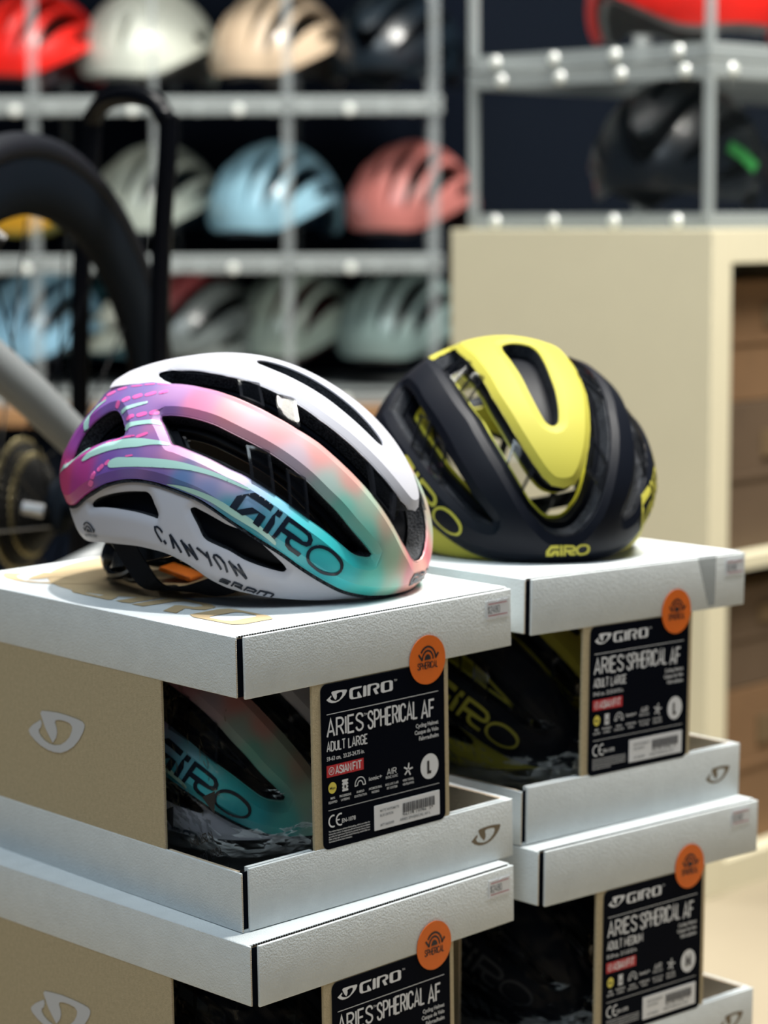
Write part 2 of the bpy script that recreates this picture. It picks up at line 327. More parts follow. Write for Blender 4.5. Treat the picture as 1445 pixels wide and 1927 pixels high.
D_ = json.loads('{"side_logo":[[[[26.26,-73.42],[26.69,-68.83],[32.41,-63.56],[41.69,-61.66],[41.84,-63.71],[30.1,-66.35],[29.54,-72.68],[34.89,-67.85],[41.63,-66.27],[41.76,-70.69],[38.55,-71.38],[38.42,-67.47],[33.08,-72.43]]],[[[43.75,-61.1],[46.07,-60.39],[46.28,-62.47],[44.3,-63.21],[46.03,-65.11],[46.39,-69.45],[43.78,-70.2],[43.45,-63.89],[43.72,-63.26]]],[[[48.05,-59.75],[56.72,-56.19],[59.13,-55.25],[61.26,-55.5],[62.14,-57.0],[61.33,-58.78],[59.3,-60.31],[55.03,-62.69],[54.85,-63.51],[55.78,-64.11],[57.5,-63.79],[61.88,-61.63],[62.15,-63.09],[57.3,-65.51],[54.93,-65.9],[53.48,-65.03],[53.17,-63.54],[50.18,-64.71],[50.1,-68.22],[48.43,-68.8]],[[50.08,-60.42],[56.68,-57.54],[58.65,-56.76],[59.81,-57.02],[60.15,-57.89],[59.08,-59.06],[50.13,-62.98]]],[[[64.04,-60.36],[62.9,-59.38],[62.62,-57.48],[63.45,-55.06],[65.25,-52.49],[68.08,-49.93],[71.39,-47.83],[73.78,-46.69],[75.61,-46.6],[76.93,-47.56],[77.27,-49.62],[76.06,-52.66],[73.66,-55.86],[69.97,-58.59],[66.45,-60.31]],[[64.66,-59.04],[63.83,-57.87],[64.19,-55.87],[65.7,-53.57],[68.53,-50.96],[72.02,-48.87],[74.62,-47.93],[76.03,-48.42],[76.1,-50.25],[74.55,-53.2],[72.15,-55.91],[68.86,-58.24],[66.12,-59.33]]]],"front_logo":[[[[93.81,-8.9],[91.97,-9.06],[90.21,-7.05],[90.43,-3.15],[91.44,-3.01],[91.3,-6.43],[92.23,-7.29],[93.07,-7.27],[91.87,-5.74],[92.02,-2.93],[93.98,-2.59],[93.91,-4.07],[92.59,-4.33],[94.03,-5.64]]],[[[90.46,-2.66],[90.51,-1.41],[91.45,-1.27],[91.69,-1.6],[92.09,-1.16],[94.05,-0.77],[94.0,-2.08]]],[[[90.52,-0.92],[90.63,3.9],[91.07,4.98],[91.7,5.34],[92.41,5.13],[92.72,4.22],[92.64,2.82],[92.99,2.9],[93.12,5.54],[93.97,5.71],[93.95,3.16],[93.34,1.91],[92.61,1.3],[92.59,0.49],[94.03,0.71],[94.0,-0.36]],[[91.18,0.21],[91.25,3.65],[91.57,4.02],[91.89,3.81],[91.88,0.34]]],[[[92.34,5.42],[91.45,5.37],[90.63,6.25],[90.17,8.14],[90.12,10.2],[90.44,11.81],[91.3,12.79],[92.33,12.88],[93.28,12.04],[93.86,10.26],[93.96,8.12],[93.38,6.24]],[[92.21,6.49],[91.45,6.68],[90.99,7.56],[90.78,9.15],[90.86,10.66],[91.47,11.53],[92.25,11.39],[92.87,10.31],[93.1,8.66],[92.86,7.11]]]],"mint":[[[-60.49,-57.7],[-58.04,-56.84],[-54.26,-56.8],[-49.15,-57.14],[-43.17,-58.07],[-36.37,-59.34],[-27.08,-60.58],[-20.15,-61.54],[-12.84,-62.37],[-13.01,-62.84],[-21.36,-63.47],[-27.76,-63.89],[-34.79,-63.21],[-42.64,-62.16],[-48.86,-61.21],[-53.91,-60.07],[-58.08,-59.19]],[[-41.31,-68.65],[-41.86,-67.66],[-41.14,-66.71],[-38.32,-66.31],[-30.74,-67.58],[-23.52,-68.33],[-16.58,-68.66],[-9.9,-68.55],[-3.57,-68.27],[3.45,-67.88],[14.08,-66.64],[23.33,-65.3],[30.15,-63.87],[29.33,-64.63],[22.01,-66.66],[15.03,-67.95],[8.08,-69.13],[1.8,-70.07],[-2.18,-70.63],[-8.31,-71.47],[-14.99,-71.85],[-21.97,-71.82],[-29.29,-71.27],[-37.03,-70.18],[-39.75,-69.57]],[[-40.09,-51.99],[-35.11,-52.29],[-28.74,-52.62],[-22.6,-53.0],[-21.36,-54.39],[-27.85,-54.49],[-34.15,-54.45],[-38.57,-54.88]],[[-46.45,-42.87],[-41.39,-42.78],[-35.37,-42.88],[-32.29,-43.13],[-31.93,-43.89],[-36.56,-44.6],[-41.3,-44.84],[-45.3,-44.61]],[[-57.05,-29.36],[-56.89,-30.23],[-59.87,-31.13],[-62.37,-32.52],[-63.57,-35.3],[-64.88,-38.27],[-65.81,-40.69],[-66.6,-37.0],[-65.36,-33.14],[-63.58,-30.65],[-60.73,-29.06]],[[-58.62,-52.62],[-64.87,-50.33],[-72.25,-47.42],[-79.55,-43.44],[-85.64,-38.93],[-73.6,-49.64],[-67.83,-51.49],[-62.55,-52.51],[-57.83,-53.51]],[[-7.38,-77.06],[0.78,-76.05],[11.99,-74.86],[22.82,-73.63],[28.46,-72.95],[36.4,-71.04],[42.52,-69.79],[47.04,-68.96],[51.85,-68.36],[52.29,-68.91],[47.68,-70.47],[42.06,-72.02],[36.22,-73.66],[29.35,-75.15],[24.56,-75.74],[17.1,-76.25],[5.43,-77.16],[-1.75,-77.18]]],"pink":[[[-58.35,-26.46],[-57.8,-27.58],[-57.85,-28.09],[-58.68,-28.22],[-59.75,-27.95],[-60.46,-27.33],[-61.33,-26.02],[-62.0,-24.62],[-61.98,-24.02],[-61.05,-24.11],[-59.91,-24.54],[-59.18,-25.22]],[[-54.29,-25.93],[-53.89,-26.92],[-54.17,-27.29],[-55.53,-27.16],[-57.16,-26.54],[-58.09,-25.77],[-59.0,-24.39],[-59.55,-23.08],[-59.23,-22.74],[-57.66,-23.34],[-55.98,-24.1],[-55.09,-24.8]],[[-48.29,-28.03],[-48.19,-28.52],[-48.68,-28.6],[-50.31,-28.14],[-52.11,-27.34],[-52.98,-26.7],[-53.57,-25.91],[-53.71,-25.33],[-53.14,-25.39],[-51.38,-26.16],[-49.61,-26.92],[-48.81,-27.4]],[[-40.1,-31.27],[-40.21,-31.45],[-40.91,-31.35],[-42.88,-30.73],[-44.97,-29.86],[-45.87,-29.34],[-46.29,-28.91],[-46.17,-28.74],[-45.4,-29.0],[-43.34,-29.83],[-41.3,-30.58],[-40.48,-30.94]],[[-34.23,-32.5],[-34.32,-32.7],[-34.92,-32.7],[-36.59,-32.41],[-38.35,-31.95],[-39.1,-31.65],[-39.45,-31.33],[-39.36,-31.15],[-38.72,-31.23],[-37.0,-31.64],[-35.27,-32.02],[-34.56,-32.24]],[[-27.67,-33.5],[-27.75,-33.74],[-28.37,-33.82],[-30.12,-33.68],[-31.94,-33.38],[-32.73,-33.12],[-33.1,-32.8],[-33.01,-32.56],[-32.36,-32.57],[-30.57,-32.8],[-28.77,-33.05],[-28.02,-33.22]],[[-47.8,-36.97],[-47.24,-37.82],[-47.18,-38.44],[-47.7,-39.21],[-48.43,-39.73],[-48.98,-39.62],[-49.69,-38.93],[-50.24,-38.07],[-50.29,-37.46],[-49.76,-36.7],[-49.05,-36.16],[-48.51,-36.27]],[[-42.72,-37.57],[-42.26,-38.45],[-42.43,-38.93],[-43.48,-39.28],[-44.75,-39.32],[-45.5,-38.97],[-46.25,-38.1],[-46.72,-37.17],[-46.54,-36.7],[-45.45,-36.43],[-44.19,-36.39],[-43.46,-36.73]],[[-36.93,-38.16],[-36.62,-38.92],[-36.95,-39.33],[-38.32,-39.59],[-39.88,-39.57],[-40.7,-39.23],[-41.39,-38.46],[-41.71,-37.66],[-41.35,-37.28],[-39.94,-37.11],[-38.41,-37.13],[-37.61,-37.43]],[[-30.81,-38.36],[-30.62,-38.98],[-31.05,-39.37],[-32.57,-39.75],[-34.24,-39.88],[-35.07,-39.67],[-35.67,-39.08],[-35.86,-38.45],[-35.4,-38.1],[-33.84,-37.82],[-32.19,-37.65],[-31.4,-37.81]],[[-25.76,-38.17],[-25.56,-38.73],[-25.85,-39.11],[-26.97,-39.55],[-28.22,-39.79],[-28.86,-39.66],[-29.37,-39.17],[-29.57,-38.61],[-29.27,-38.25],[-28.12,-37.86],[-26.89,-37.6],[-26.27,-37.7]],[[-35.74,-49.01],[-35.42,-49.65],[-35.71,-50.05],[-36.97,-50.4],[-38.41,-50.52],[-39.18,-50.3],[-39.84,-49.68],[-40.15,-49.01],[-39.84,-48.65],[-38.55,-48.36],[-37.13,-48.23],[-36.39,-48.42]],[[-29.73,-49.17],[-29.48,-49.8],[-29.88,-50.18],[-31.37,-50.48],[-33.03,-50.54],[-33.86,-50.3],[-34.5,-49.68],[-34.74,-49.03],[-34.31,-48.69],[-32.79,-48.46],[-31.16,-48.38],[-30.36,-48.59]],[[-24.8,-48.61],[-24.5,-49.23],[-24.76,-49.65],[-25.92,-50.12],[-27.24,-50.37],[-27.95,-50.23],[-28.56,-49.68],[-28.85,-49.05],[-28.57,-48.65],[-27.39,-48.23],[-26.09,-47.96],[-25.41,-48.09]],[[-44.3,-57.05],[-44.17,-57.37],[-44.45,-57.53],[-45.43,-57.6],[-46.51,-57.54],[-47.05,-57.37],[-47.44,-57.04],[-47.56,-56.71],[-47.27,-56.57],[-46.27,-56.54],[-45.2,-56.59],[-44.69,-56.73]],[[-38.49,-57.82],[-38.48,-58.13],[-39.03,-58.26],[-40.69,-58.21],[-42.46,-58.01],[-43.25,-57.77],[-43.7,-57.4],[-43.7,-57.09],[-43.11,-57.02],[-41.41,-57.14],[-39.68,-57.31],[-38.93,-57.49]],[[-30.94,-58.91],[-31.06,-59.16],[-31.88,-59.25],[-34.18,-59.13],[-36.59,-58.82],[-37.62,-58.56],[-38.08,-58.22],[-37.93,-57.98],[-37.06,-57.99],[-34.7,-58.23],[-32.35,-58.45],[-31.38,-58.63]],[[-24.79,-58.41],[-24.67,-58.86],[-25.19,-59.23],[-26.89,-59.76],[-28.75,-60.1],[-29.62,-60.06],[-30.19,-59.7],[-30.29,-59.26],[-29.73,-58.93],[-27.98,-58.48],[-26.18,-58.1],[-25.35,-58.09]],[[-28.46,-66.98],[-28.49,-67.2],[-28.95,-67.3],[-30.31,-67.32],[-31.72,-67.24],[-32.33,-67.1],[-32.64,-66.87],[-32.6,-66.65],[-32.12,-66.58],[-30.75,-66.6],[-29.36,-66.65],[-28.76,-66.76]],[[-41.12,-66.28],[-40.64,-66.79],[-40.68,-67.15],[-41.41,-67.6],[-42.34,-67.89],[-42.95,-67.8],[-43.64,-67.37],[-44.12,-66.84],[-44.06,-66.48],[-43.3,-66.07],[-42.39,-65.79],[-41.8,-65.86]],[[-44.47,-66.85],[-43.94,-67.44],[-44.07,-67.88],[-45.13,-68.42],[-46.45,-68.76],[-47.25,-68.65],[-48.09,-68.14],[-48.61,-67.52],[-48.44,-67.11],[-47.31,-66.63],[-46.03,-66.29],[-45.27,-66.37]],[[-49.55,-67.58],[-48.84,-68.2],[-48.75,-68.71],[-49.37,-69.47],[-50.29,-70.03],[-51.01,-70.02],[-51.94,-69.54],[-52.67,-68.89],[-52.72,-68.39],[-52.02,-67.69],[-51.12,-67.13],[-50.45,-67.13]],[[-51.91,-69.94],[-51.32,-70.51],[-51.35,-70.89],[-52.18,-71.29],[-53.3,-71.49],[-54.05,-71.33],[-54.91,-70.79],[-55.52,-70.18],[-55.45,-69.82],[-54.53,-69.49],[-53.44,-69.3],[-52.74,-69.43]]],"canyon":[[[-2.53,-93.6],[-4.6,-92.54],[-6.91,-91.91],[-9.33,-92.36],[-8.39,-93.99],[-5.86,-95.78],[-2.69,-97.55],[-1.76,-97.01],[-4.9,-95.29],[-7.28,-93.64],[-7.79,-92.78],[-7.07,-92.64],[-5.33,-93.12],[-3.38,-94.13]],[[-1.78,-96.82],[0.23,-97.83],[1.38,-97.09],[-0.63,-96.1]],[[1.19,-93.8],[5.84,-98.19],[7.2,-97.55],[2.5,-93.24]],[[1.36,-93.85],[11.28,-98.3],[12.23,-97.52],[2.34,-93.19]],[[8.69,-94.11],[16.95,-97.87],[17.98,-97.0],[9.73,-93.35]],[[10.48,-94.68],[22.06,-97.11],[22.72,-96.22],[11.23,-93.89]],[[14.04,-93.92],[22.38,-97.01],[23.25,-96.17],[14.93,-93.16]],[[19.29,-93.45],[27.65,-93.56],[28.02,-92.66],[19.73,-92.59]],[[25.2,-92.2],[27.97,-93.48],[31.36,-95.1],[32.38,-94.19],[28.97,-92.61],[26.18,-91.36]],[[38.11,-92.15],[31.19,-91.08],[31.11,-90.83],[31.64,-90.48],[33.8,-90.17],[37.43,-90.4],[41.12,-91.82],[41.96,-90.93],[38.12,-89.48],[34.15,-89.26],[31.39,-89.66],[29.71,-90.73],[30.08,-91.87],[37.49,-93.09]],[[38.59,-88.43],[47.15,-89.26],[47.72,-88.21],[39.23,-87.45]],[[40.08,-88.45],[51.99,-86.61],[52.15,-85.67],[40.36,-87.53]],[[43.73,-86.19],[52.2,-86.5],[52.65,-85.52],[44.25,-85.27]]],"sram":[[[46.0,-92.37],[40.54,-94.63],[39.54,-96.22],[44.67,-94.32],[44.55,-94.47],[39.67,-96.48],[39.83,-97.16],[45.38,-94.85],[45.89,-93.17],[40.96,-95.2],[41.17,-95.12],[46.2,-93.02]],[[48.32,-93.63],[48.44,-91.64],[51.99,-89.96],[52.07,-90.22],[48.84,-91.97],[49.17,-92.68],[53.41,-90.35],[52.87,-88.65],[47.32,-91.28],[47.12,-93.95]],[[50.65,-91.9],[53.98,-90.72],[53.91,-89.89],[50.62,-91.06]],[[55.87,-89.84],[56.07,-87.73],[59.52,-85.4],[59.88,-85.28],[59.85,-86.8],[61.01,-86.41],[61.01,-84.06],[59.29,-84.62],[54.98,-87.51],[54.7,-90.16]],[[56.56,-88.88],[60.37,-86.23],[59.95,-85.75],[56.17,-88.37]],[[63.08,-85.04],[62.86,-82.9],[68.29,-78.38],[68.47,-78.31],[69.11,-79.55],[70.17,-78.86],[69.26,-77.17],[67.98,-77.65],[61.71,-82.83],[61.94,-85.5]],[[66.76,-82.11],[66.27,-80.06],[65.09,-80.65],[65.54,-82.71]]],"sph":[[[-69.38,-78.49],[-68.5,-78.38],[-66.77,-79.02],[-65.04,-80.15],[-63.07,-81.9],[-61.47,-83.79],[-60.67,-85.37],[-60.78,-86.18],[-59.24,-86.82],[-59.14,-85.94],[-60.03,-84.22],[-61.78,-82.19],[-64.08,-80.17],[-66.82,-78.39],[-69.76,-77.26],[-70.94,-77.36]],[[-59.26,-85.42],[-59.61,-85.95],[-60.56,-86.15],[-59.66,-86.68],[-58.65,-86.44],[-58.28,-85.86]],[[-71.89,-77.56],[-70.18,-80.37],[-69.05,-80.88],[-70.75,-78.12]],[[-68.88,-80.65],[-67.54,-80.4],[-66.58,-80.66],[-65.4,-81.48],[-63.9,-83.0],[-63.17,-84.24],[-63.01,-85.12],[-61.63,-85.67],[-61.81,-84.75],[-62.63,-83.38],[-64.41,-81.62],[-66.66,-80.05],[-68.72,-79.47],[-70.27,-79.7]],[[-68.2,-81.9],[-67.88,-81.29],[-66.49,-81.54],[-65.1,-82.68],[-63.84,-83.9],[-63.7,-84.61]],[[-71.39,-80.73],[-70.76,-81.16],[-70.45,-82.67],[-71.1,-82.25]],[[-70.76,-81.16],[-70.13,-81.58],[-70.0,-82.03],[-70.63,-81.62]],[[-69.73,-81.84],[-69.11,-82.24],[-68.79,-83.74],[-69.42,-83.34]],[[-69.11,-82.24],[-68.5,-82.63],[-68.37,-83.08],[-68.99,-82.69]],[[-68.11,-82.87],[-67.51,-83.25],[-67.17,-84.74],[-67.78,-84.37]],[[-67.51,-83.25],[-66.91,-83.62],[-66.78,-84.06],[-67.38,-83.69]],[[-66.53,-83.84],[-65.94,-84.2],[-65.59,-85.68],[-66.18,-85.33]],[[-65.94,-84.2],[-65.35,-84.54],[-65.22,-84.98],[-65.8,-84.64]],[[-64.98,-84.76],[-64.4,-85.09],[-64.03,-86.56],[-64.62,-86.23]],[[-64.4,-85.09],[-63.83,-85.42],[-63.69,-85.85],[-64.26,-85.53]],[[-63.46,-85.62],[-62.89,-85.93],[-62.51,-87.4],[-63.08,-87.09]],[[-61.97,-86.43],[-61.42,-86.73],[-61.01,-88.18],[-61.58,-87.89]],[[-61.42,-86.73],[-60.86,-87.02],[-60.71,-87.45],[-61.27,-87.16]],[[-60.51,-87.2],[-59.96,-87.48],[-59.54,-88.93],[-60.1,-88.65]],[[-59.96,-87.48],[-59.42,-87.76],[-59.26,-88.18],[-59.81,-87.91]],[[-59.07,-87.93],[-58.53,-88.2],[-58.1,-89.63],[-58.64,-89.37]],[[-58.53,-88.2],[-57.99,-88.46],[-57.84,-88.88],[-58.38,-88.62]]],"low_bot":[[-84.63,-58.5],[-89.68,-61.51],[-86.33,-70.82],[-73.7,-83.01],[-36.9,-98.63],[-15.3,-101.42],[1.31,-101.57],[17.9,-101.41],[34.63,-99.98],[49.62,-94.79],[65.24,-84.07],[74.67,-74.13],[82.48,-63.15],[88.55,-51.21],[92.32,-40.32],[96.47,-26.2]],"lv1":[[-61.26,-74.17],[-57.72,-74.42],[-47.22,-76.83],[-36.27,-78.73],[-24.6,-79.99],[-19.08,-80.41],[-15.83,-81.94],[-13.06,-84.45],[-8.84,-88.32],[-8.85,-89.66],[-12.28,-89.46],[-20.41,-88.41],[-33.29,-86.01],[-45.06,-82.52],[-58.45,-77.15],[-61.27,-75.24]],"lv2":[[7.99,-82.24],[9.53,-81.18],[14.2,-80.85],[23.62,-79.96],[30.08,-78.79],[37.91,-75.97],[46.64,-73.65],[56.08,-71.05],[63.05,-68.72],[65.08,-68.34],[65.13,-69.6],[62.32,-72.59],[53.86,-78.75],[45.78,-82.91],[36.51,-85.65],[29.85,-87.56],[21.61,-88.8],[15.67,-86.45]],"vent2":[[-23.62,-50.09],[-21.08,-49.79],[-14.39,-49.74],[-7.51,-49.96],[2.9,-50.2],[8.53,-50.44],[15.84,-50.17],[26.42,-48.82],[37.03,-47.0],[45.73,-45.3],[53.26,-43.64],[60.51,-41.11],[67.64,-38.45],[72.92,-35.48],[77.73,-32.34],[78.99,-31.43],[79.6,-32.31],[78.36,-35.54],[75.44,-40.11],[70.89,-43.82],[62.71,-48.91],[53.43,-53.81],[42.8,-57.54],[31.88,-60.2],[24.46,-61.46],[17.24,-62.76],[7.81,-63.12],[-2.59,-62.91],[-9.48,-62.23],[-12.11,-62.0],[-16.83,-57.86],[-20.51,-54.16],[-23.26,-51.47]],"rearwin":[[-73.91,-45.14],[-72.33,-43.87],[-68.49,-39.51],[-63.2,-37.54],[-58.01,-37.19],[-53.51,-37.71],[-49.5,-39.87],[-45.63,-44.17],[-41.06,-50.88],[-38.83,-54.83],[-38.75,-56.41],[-40.84,-56.72],[-46.56,-55.57],[-53.38,-54.18],[-62.02,-51.6],[-70.13,-48.23]],"bridge":[[[-2.82,-25.08],[5.16,-22.3],[14.3,-33.16],[3.15,-33.57]],[[13.74,-23.82],[20.23,-20.49],[30.06,-31.3],[20.88,-32.61]],[[17.94,-51.73],[27.27,-48.07],[39.92,-58.46],[29.25,-61.99]],[[36.74,-48.55],[44.37,-45.08],[55.75,-52.88],[46.93,-56.88]],[[54.25,-17.09],[66.96,-11.11],[73.3,-17.62],[63.38,-23.22]]],"cols":[[-42.71,-35.15,150,130,205],[-21.63,-40.29,205,150,215],[-10.79,-42.91,238,135,180],[6.35,-39.45,242,145,155],[24.63,-36.92,245,155,160],[16.5,-43.48,225,160,175],[41.23,-34.39,240,160,155],[37.09,-42.61,205,185,200],[52.12,-39.72,165,190,185],[55.44,-30.71,225,160,150],[60.11,-37.76,110,190,175],[65.25,-27.02,165,190,170],[71.65,-25.23,190,160,140],[71.84,-31.12,100,185,170],[82.49,-22.75,150,180,155],[87.22,-16.02,190,170,145],[92.42,4.53,225,170,155],[76.52,-35.55,45,140,135],[-79.24,-54.45,190,60,110],[-89.57,-47.53,175,50,100],[-61.33,-65.33,180,60,140],[-41.9,-70.88,125,90,180],[-32.67,-51.88,160,130,205],[-54.43,-35.91,150,110,200],[-64.51,-37.75,170,80,180],[-23.56,-55.27,215,140,195],[-22.8,-61.95,180,130,205],[-8.04,-65.15,225,150,200],[-10.68,-75.45,115,95,165],[-29.11,-65.62,140,120,200],[-0.41,-73.63,90,130,185],[10.54,-64.92,222,172,205],[22.22,-65.49,205,175,215],[13.41,-72.99,130,145,195],[34.03,-65.24,140,175,215],[26.03,-73.75,60,150,170],[43.49,-61.77,115,190,215],[40.23,-71.37,20,140,155],[54.99,-59.26,60,185,195],[67.34,-50.27,45,180,185],[76.49,-43.2,35,175,180],[85.59,-33.51,90,195,180],[72.69,-57.12,15,145,155],[89.38,-35.31,40,160,155],[92.32,-18.62,120,190,170],[79.7,7.23,215,70,120],[88.77,13.5,220,90,120],[-55.79,-25.23,160,120,200],[-22.37,-47.99,150,110,190]]}')
# half outlines, v > 0 side; the traced side has v < 0
pos = lambda L: [(x, abs(y)) for x, y in L]
BOT = [(96.8,0),(96.3,12),(94.5,24),(91.5,34),(85.5,45.5),(77,55),(68,62),(60.3,66.3),(44.9,72.9),(28.8,76.6),(9.7,77.4),(-1.6,77.6),(-14.6,76.7),(-27.5,75.4),(-40.8,74.1),(-57.5,71.6),(-74,66),(-84,56),(-89,42),(-91.5,26),(-92.5,12),(-93,0)]
V1IN = [(-40,19.2),(-36,18),(-29.4,20.5),(-15.5,23),(-8,23.6),(3,23.2),(12.5,22.8),(22.3,22),(33,21.2),(42.7,19.2),(51.4,16.9),(58.7,14.3),(64.5,11.6),(69.5,8.4),(72.6,5),(73.6,0)]
V1OUT = [(88,0),(87.6,4.3),(85.8,8.4),(83.5,11.2),(80,14.8),(76.4,17.2),(71,20),(64.3,23),(57.1,25.8),(51.3,27.7),(45.6,29.2),(39,30.5),(30,32.8),(19.3,34.3),(9,34.8),(-2,34.6),(-13.3,33.8),(-23.6,32.3),(-28.4,31.5),(-33,28.5),(-38,23.3)]
SLIT = [(51.8,0),(50.5,2.4),(46,4),(42,4.8),(35,5.8),(27,6.3),(12,7.4),(2,7.6),(-4,6),(-7,0)]
def sym(half): return np.array(list(half)+[(x, -y) for x, y in half[::-1] if abs(y) > 1e-6])
bot = smooth_loop(sym(BOT), 1.5)
vent1 = smooth_loop(np.array(V1OUT+V1IN+mirc(V1IN[:-1])+mirc(V1OUT[1:])), 1.2)
slit = smooth_loop(sym(SLIT), 1.2)
v2 = smooth_loop(pos(D_['vent2']), 1.2); v2m = v2*[1, -1]
rw = smooth_loop(pos(D_['rearwin']), 1.2); rwm = rw*[1, -1]
rc = smooth_loop(sym([(-65, 0), (-66, 9), (-70, 11), (-80, 10), (-83, 0)]), 1.2)
rs = smooth_loop(np.array([(-64, 18), (-64, 27), (-71, 31), (-80, 29), (-82, 18), (-72, 15)], float), 1.2); rsm = rs*[1, -1]
TAIL = [(-60.5,0),(-60,11),(-59,18),(-58.6,20),(-51.1,24.8),(-43,28.8),(-34.9,31),(-28.4,31.5)]
crown = np.array(TAIL+[(-33, 28.5), (-38, 23.3)]+V1IN+mirc(V1IN[:-1])+[(-38, -23.3), (-33, -28.5)]+mirc(TAIL[1:]))
cr_out = densify(crown, 1.2)
ph = np.array(TAIL+[p for p in V1OUT[:18][::-1]]+mirc(TAIL[1:])[0:0]+[(x, -y) for x, y in V1OUT[1:18]]+[(x, -y) for x, y in TAIL[1:][::-1]])
phole = densify(ph, 1.2)
FREE = [bot, vent1, slit, v2, v2m, rw, rwm, rc, rs, rsm]
fA = np.concatenate([np.asarray(l) for l in FREE]); fB = np.concatenate([np.roll(np.asarray(l), -1, 0) for l in FREE])
CW = 3.3
def chamfer(V):
    d = segdist2(V, fA, fB)
    return -.026*(1-np.clip(d/CW, 0, 1))-.008*np.clip(1-d/.5, 0, 1)
def soft(V):
    return 0*V[:, 0]
LB = [(98.8,0),(98.4,12),(97.3,22),(96,28),(92.3,40.3),(88.5,51.2),(82.5,63),(74.7,74),(65.2,84),(49.6,94.8),(34.6,100),(18,101.4),(1.3,101.6),(-15,101.4),(-37,98.6),(-56,92.5),(-73.7,83),(-84,73),(-88,64),(-91,52),(-93,36),(-94.5,18),(-95,0)]
lowb = smooth_loop(sym(LB), 1.5)
lowtop = densify(np.asarray(bot)*.93, 1.8)
lv1 = smooth_loop(pos(D_['lv1']), 1.2); lv2 = smooth_loop(pos(D_['lv2']), 1.2)
LF = [lowb, lv1, lv1*[1, -1], lv2, lv2*[1, -1]]
lA = np.concatenate([np.asarray(l) for l in LF]); lBq = np.concatenate([np.roll(np.asarray(l), -1, 0) for l in LF])
def lowh(V):
    d = segdist2(V, lA, lBq); return -.022*(1-np.clip(d/3.2, 0, 1))**1.6
def offset(L, d):
    L = np.asarray(L, float); t = np.roll(L, -1, 0)-np.roll(L, 1, 0); t /= np.hypot(t[:, 0], t[:, 1])[:, None]+1e-9
    a = (L[:, 0]*np.roll(L[:, 1], -1)-np.roll(L[:, 0], -1)*L[:, 1]).sum(); n = np.stack([-t[:, 1], t[:, 0]], 1)*(1 if a > 0 else -1)
    return L+n*d
ctrl = np.array([c[:2] for c in D_['cols']], float); ccol = np.array([srgb(*c[2:]) for c in D_['cols']])
def up_facing(uv):       # how far each sampled spot of the shell faces up, to turn its seen colour into paint colour
    a, b, c = surf(uv), surf(uv+[.5, 0]), surf(uv+[0, .5]); n = np.cross(b-a, c-a); n /= np.linalg.norm(n, axis=1)[:, None]
    return -n[:, 0]*math.sin(PAP)+n[:, 2]*math.cos(PAP)
ccol = np.clip(ccol/(.80+1.15*np.clip(up_facing(ctrl), 0, 1))[:, None]*.92, 0, .85)
def crownh(V): return chamfer(V)+.032*np.clip((-V[:, 0]-34)/22, 0, 1)**1.4*np.clip(1-(np.abs(V[:, 1])/29)**2, 0, 1)
CREASE = [(offset(l, CW if l is bot else -CW), CW, (fA, fB)) for l in FREE]+[(offset(l, .5 if l is bot else -.5), .5, (fA, fB)) for l in FREE]
def paint(V):
    out = np.zeros((len(V), 3)); W = V.copy(); W[:, 1] = -np.abs(W[:, 1])
    k = 9.0; c = ctrl.copy()
    for i in range(0, len(V), 4000):
        q = V[i:i+4000].copy()
        cc = np.concatenate([c, c*[1, -1]]); col = np.concatenate([ccol, ccol*0.9+.02])
        d = ((q[:, None]-cc)**2).sum(2); w_ = 1/(d+22)**2.3; out[i:i+4000] = (w_[..., None]*col).sum(1)/w_.sum(1)[:, None]
    return out
# ------------------------------------------------------------------ helmet builder
st = 1.25
ME = {}
ME['outer'] = layer([bot, phole, v2, v2m, rw, rwm, rc, rs, rsm], 1.0, .975, st, 'outer_shell', M['paint'], chamfer, colors=paint, crease=CREASE, sharp=13)
ME['crown'] = layer([cr_out, slit], 1.0, .975, st, 'crown_shell', M['white'], crownh, crease=CREASE, sharp=13)
fo = [offset(bot, -1.2), vent1, slit, v2, v2m, rw, rwm, rc, rs, rsm]
def foamh(V): return chamfer(V)*.9
ME['foam'] = layer(fo, .9735, .875, 1.8, 'foam_liner', M['foam'], lambda V: .9*np.minimum(0, chamfer(V)+.012))
ME['lower'] = layer([lowb, lowtop, lv1, lv1*[1, -1], lv2, lv2*[1, -1]], .955, .93, st, 'lower_shell', M['white'], lowh)
ME['lfoam'] = layer([offset(lowb, .8), lowtop, lv1, lv1*[1, -1], lv2, lv2*[1, -1]], .928, .84, 1.8, 'lower_foam', M['foam'], lambda V: np.minimum(0, lowh(V)+.004))
inn = offset(lowb, 5)
ih = [offset(vent1, 2.0), offset(v2, 2.6), offset(v2m, 2.6), offset(rw, 2), offset(rwm, 2), offset(rc, 1), offset(rs, 1.5), offset(rsm, 1.5)]
ME['inner'] = layer([inn]+ih, .862, .80, 1.8, 'inner_liner', M['liner'], None)
ih2 = [offset(vent1, 3.0), offset(v2, 3.8), offset(v2m, 3.8), offset(rw, 3), offset(rwm, 3), offset(rc, 2), offset(rs, 2.5), offset(rsm, 2.5)]
ME['mips'] = layer([offset(inn, -1)]+ih2, .796, .785, 1.8, 'slip_liner', M['mips'], None)
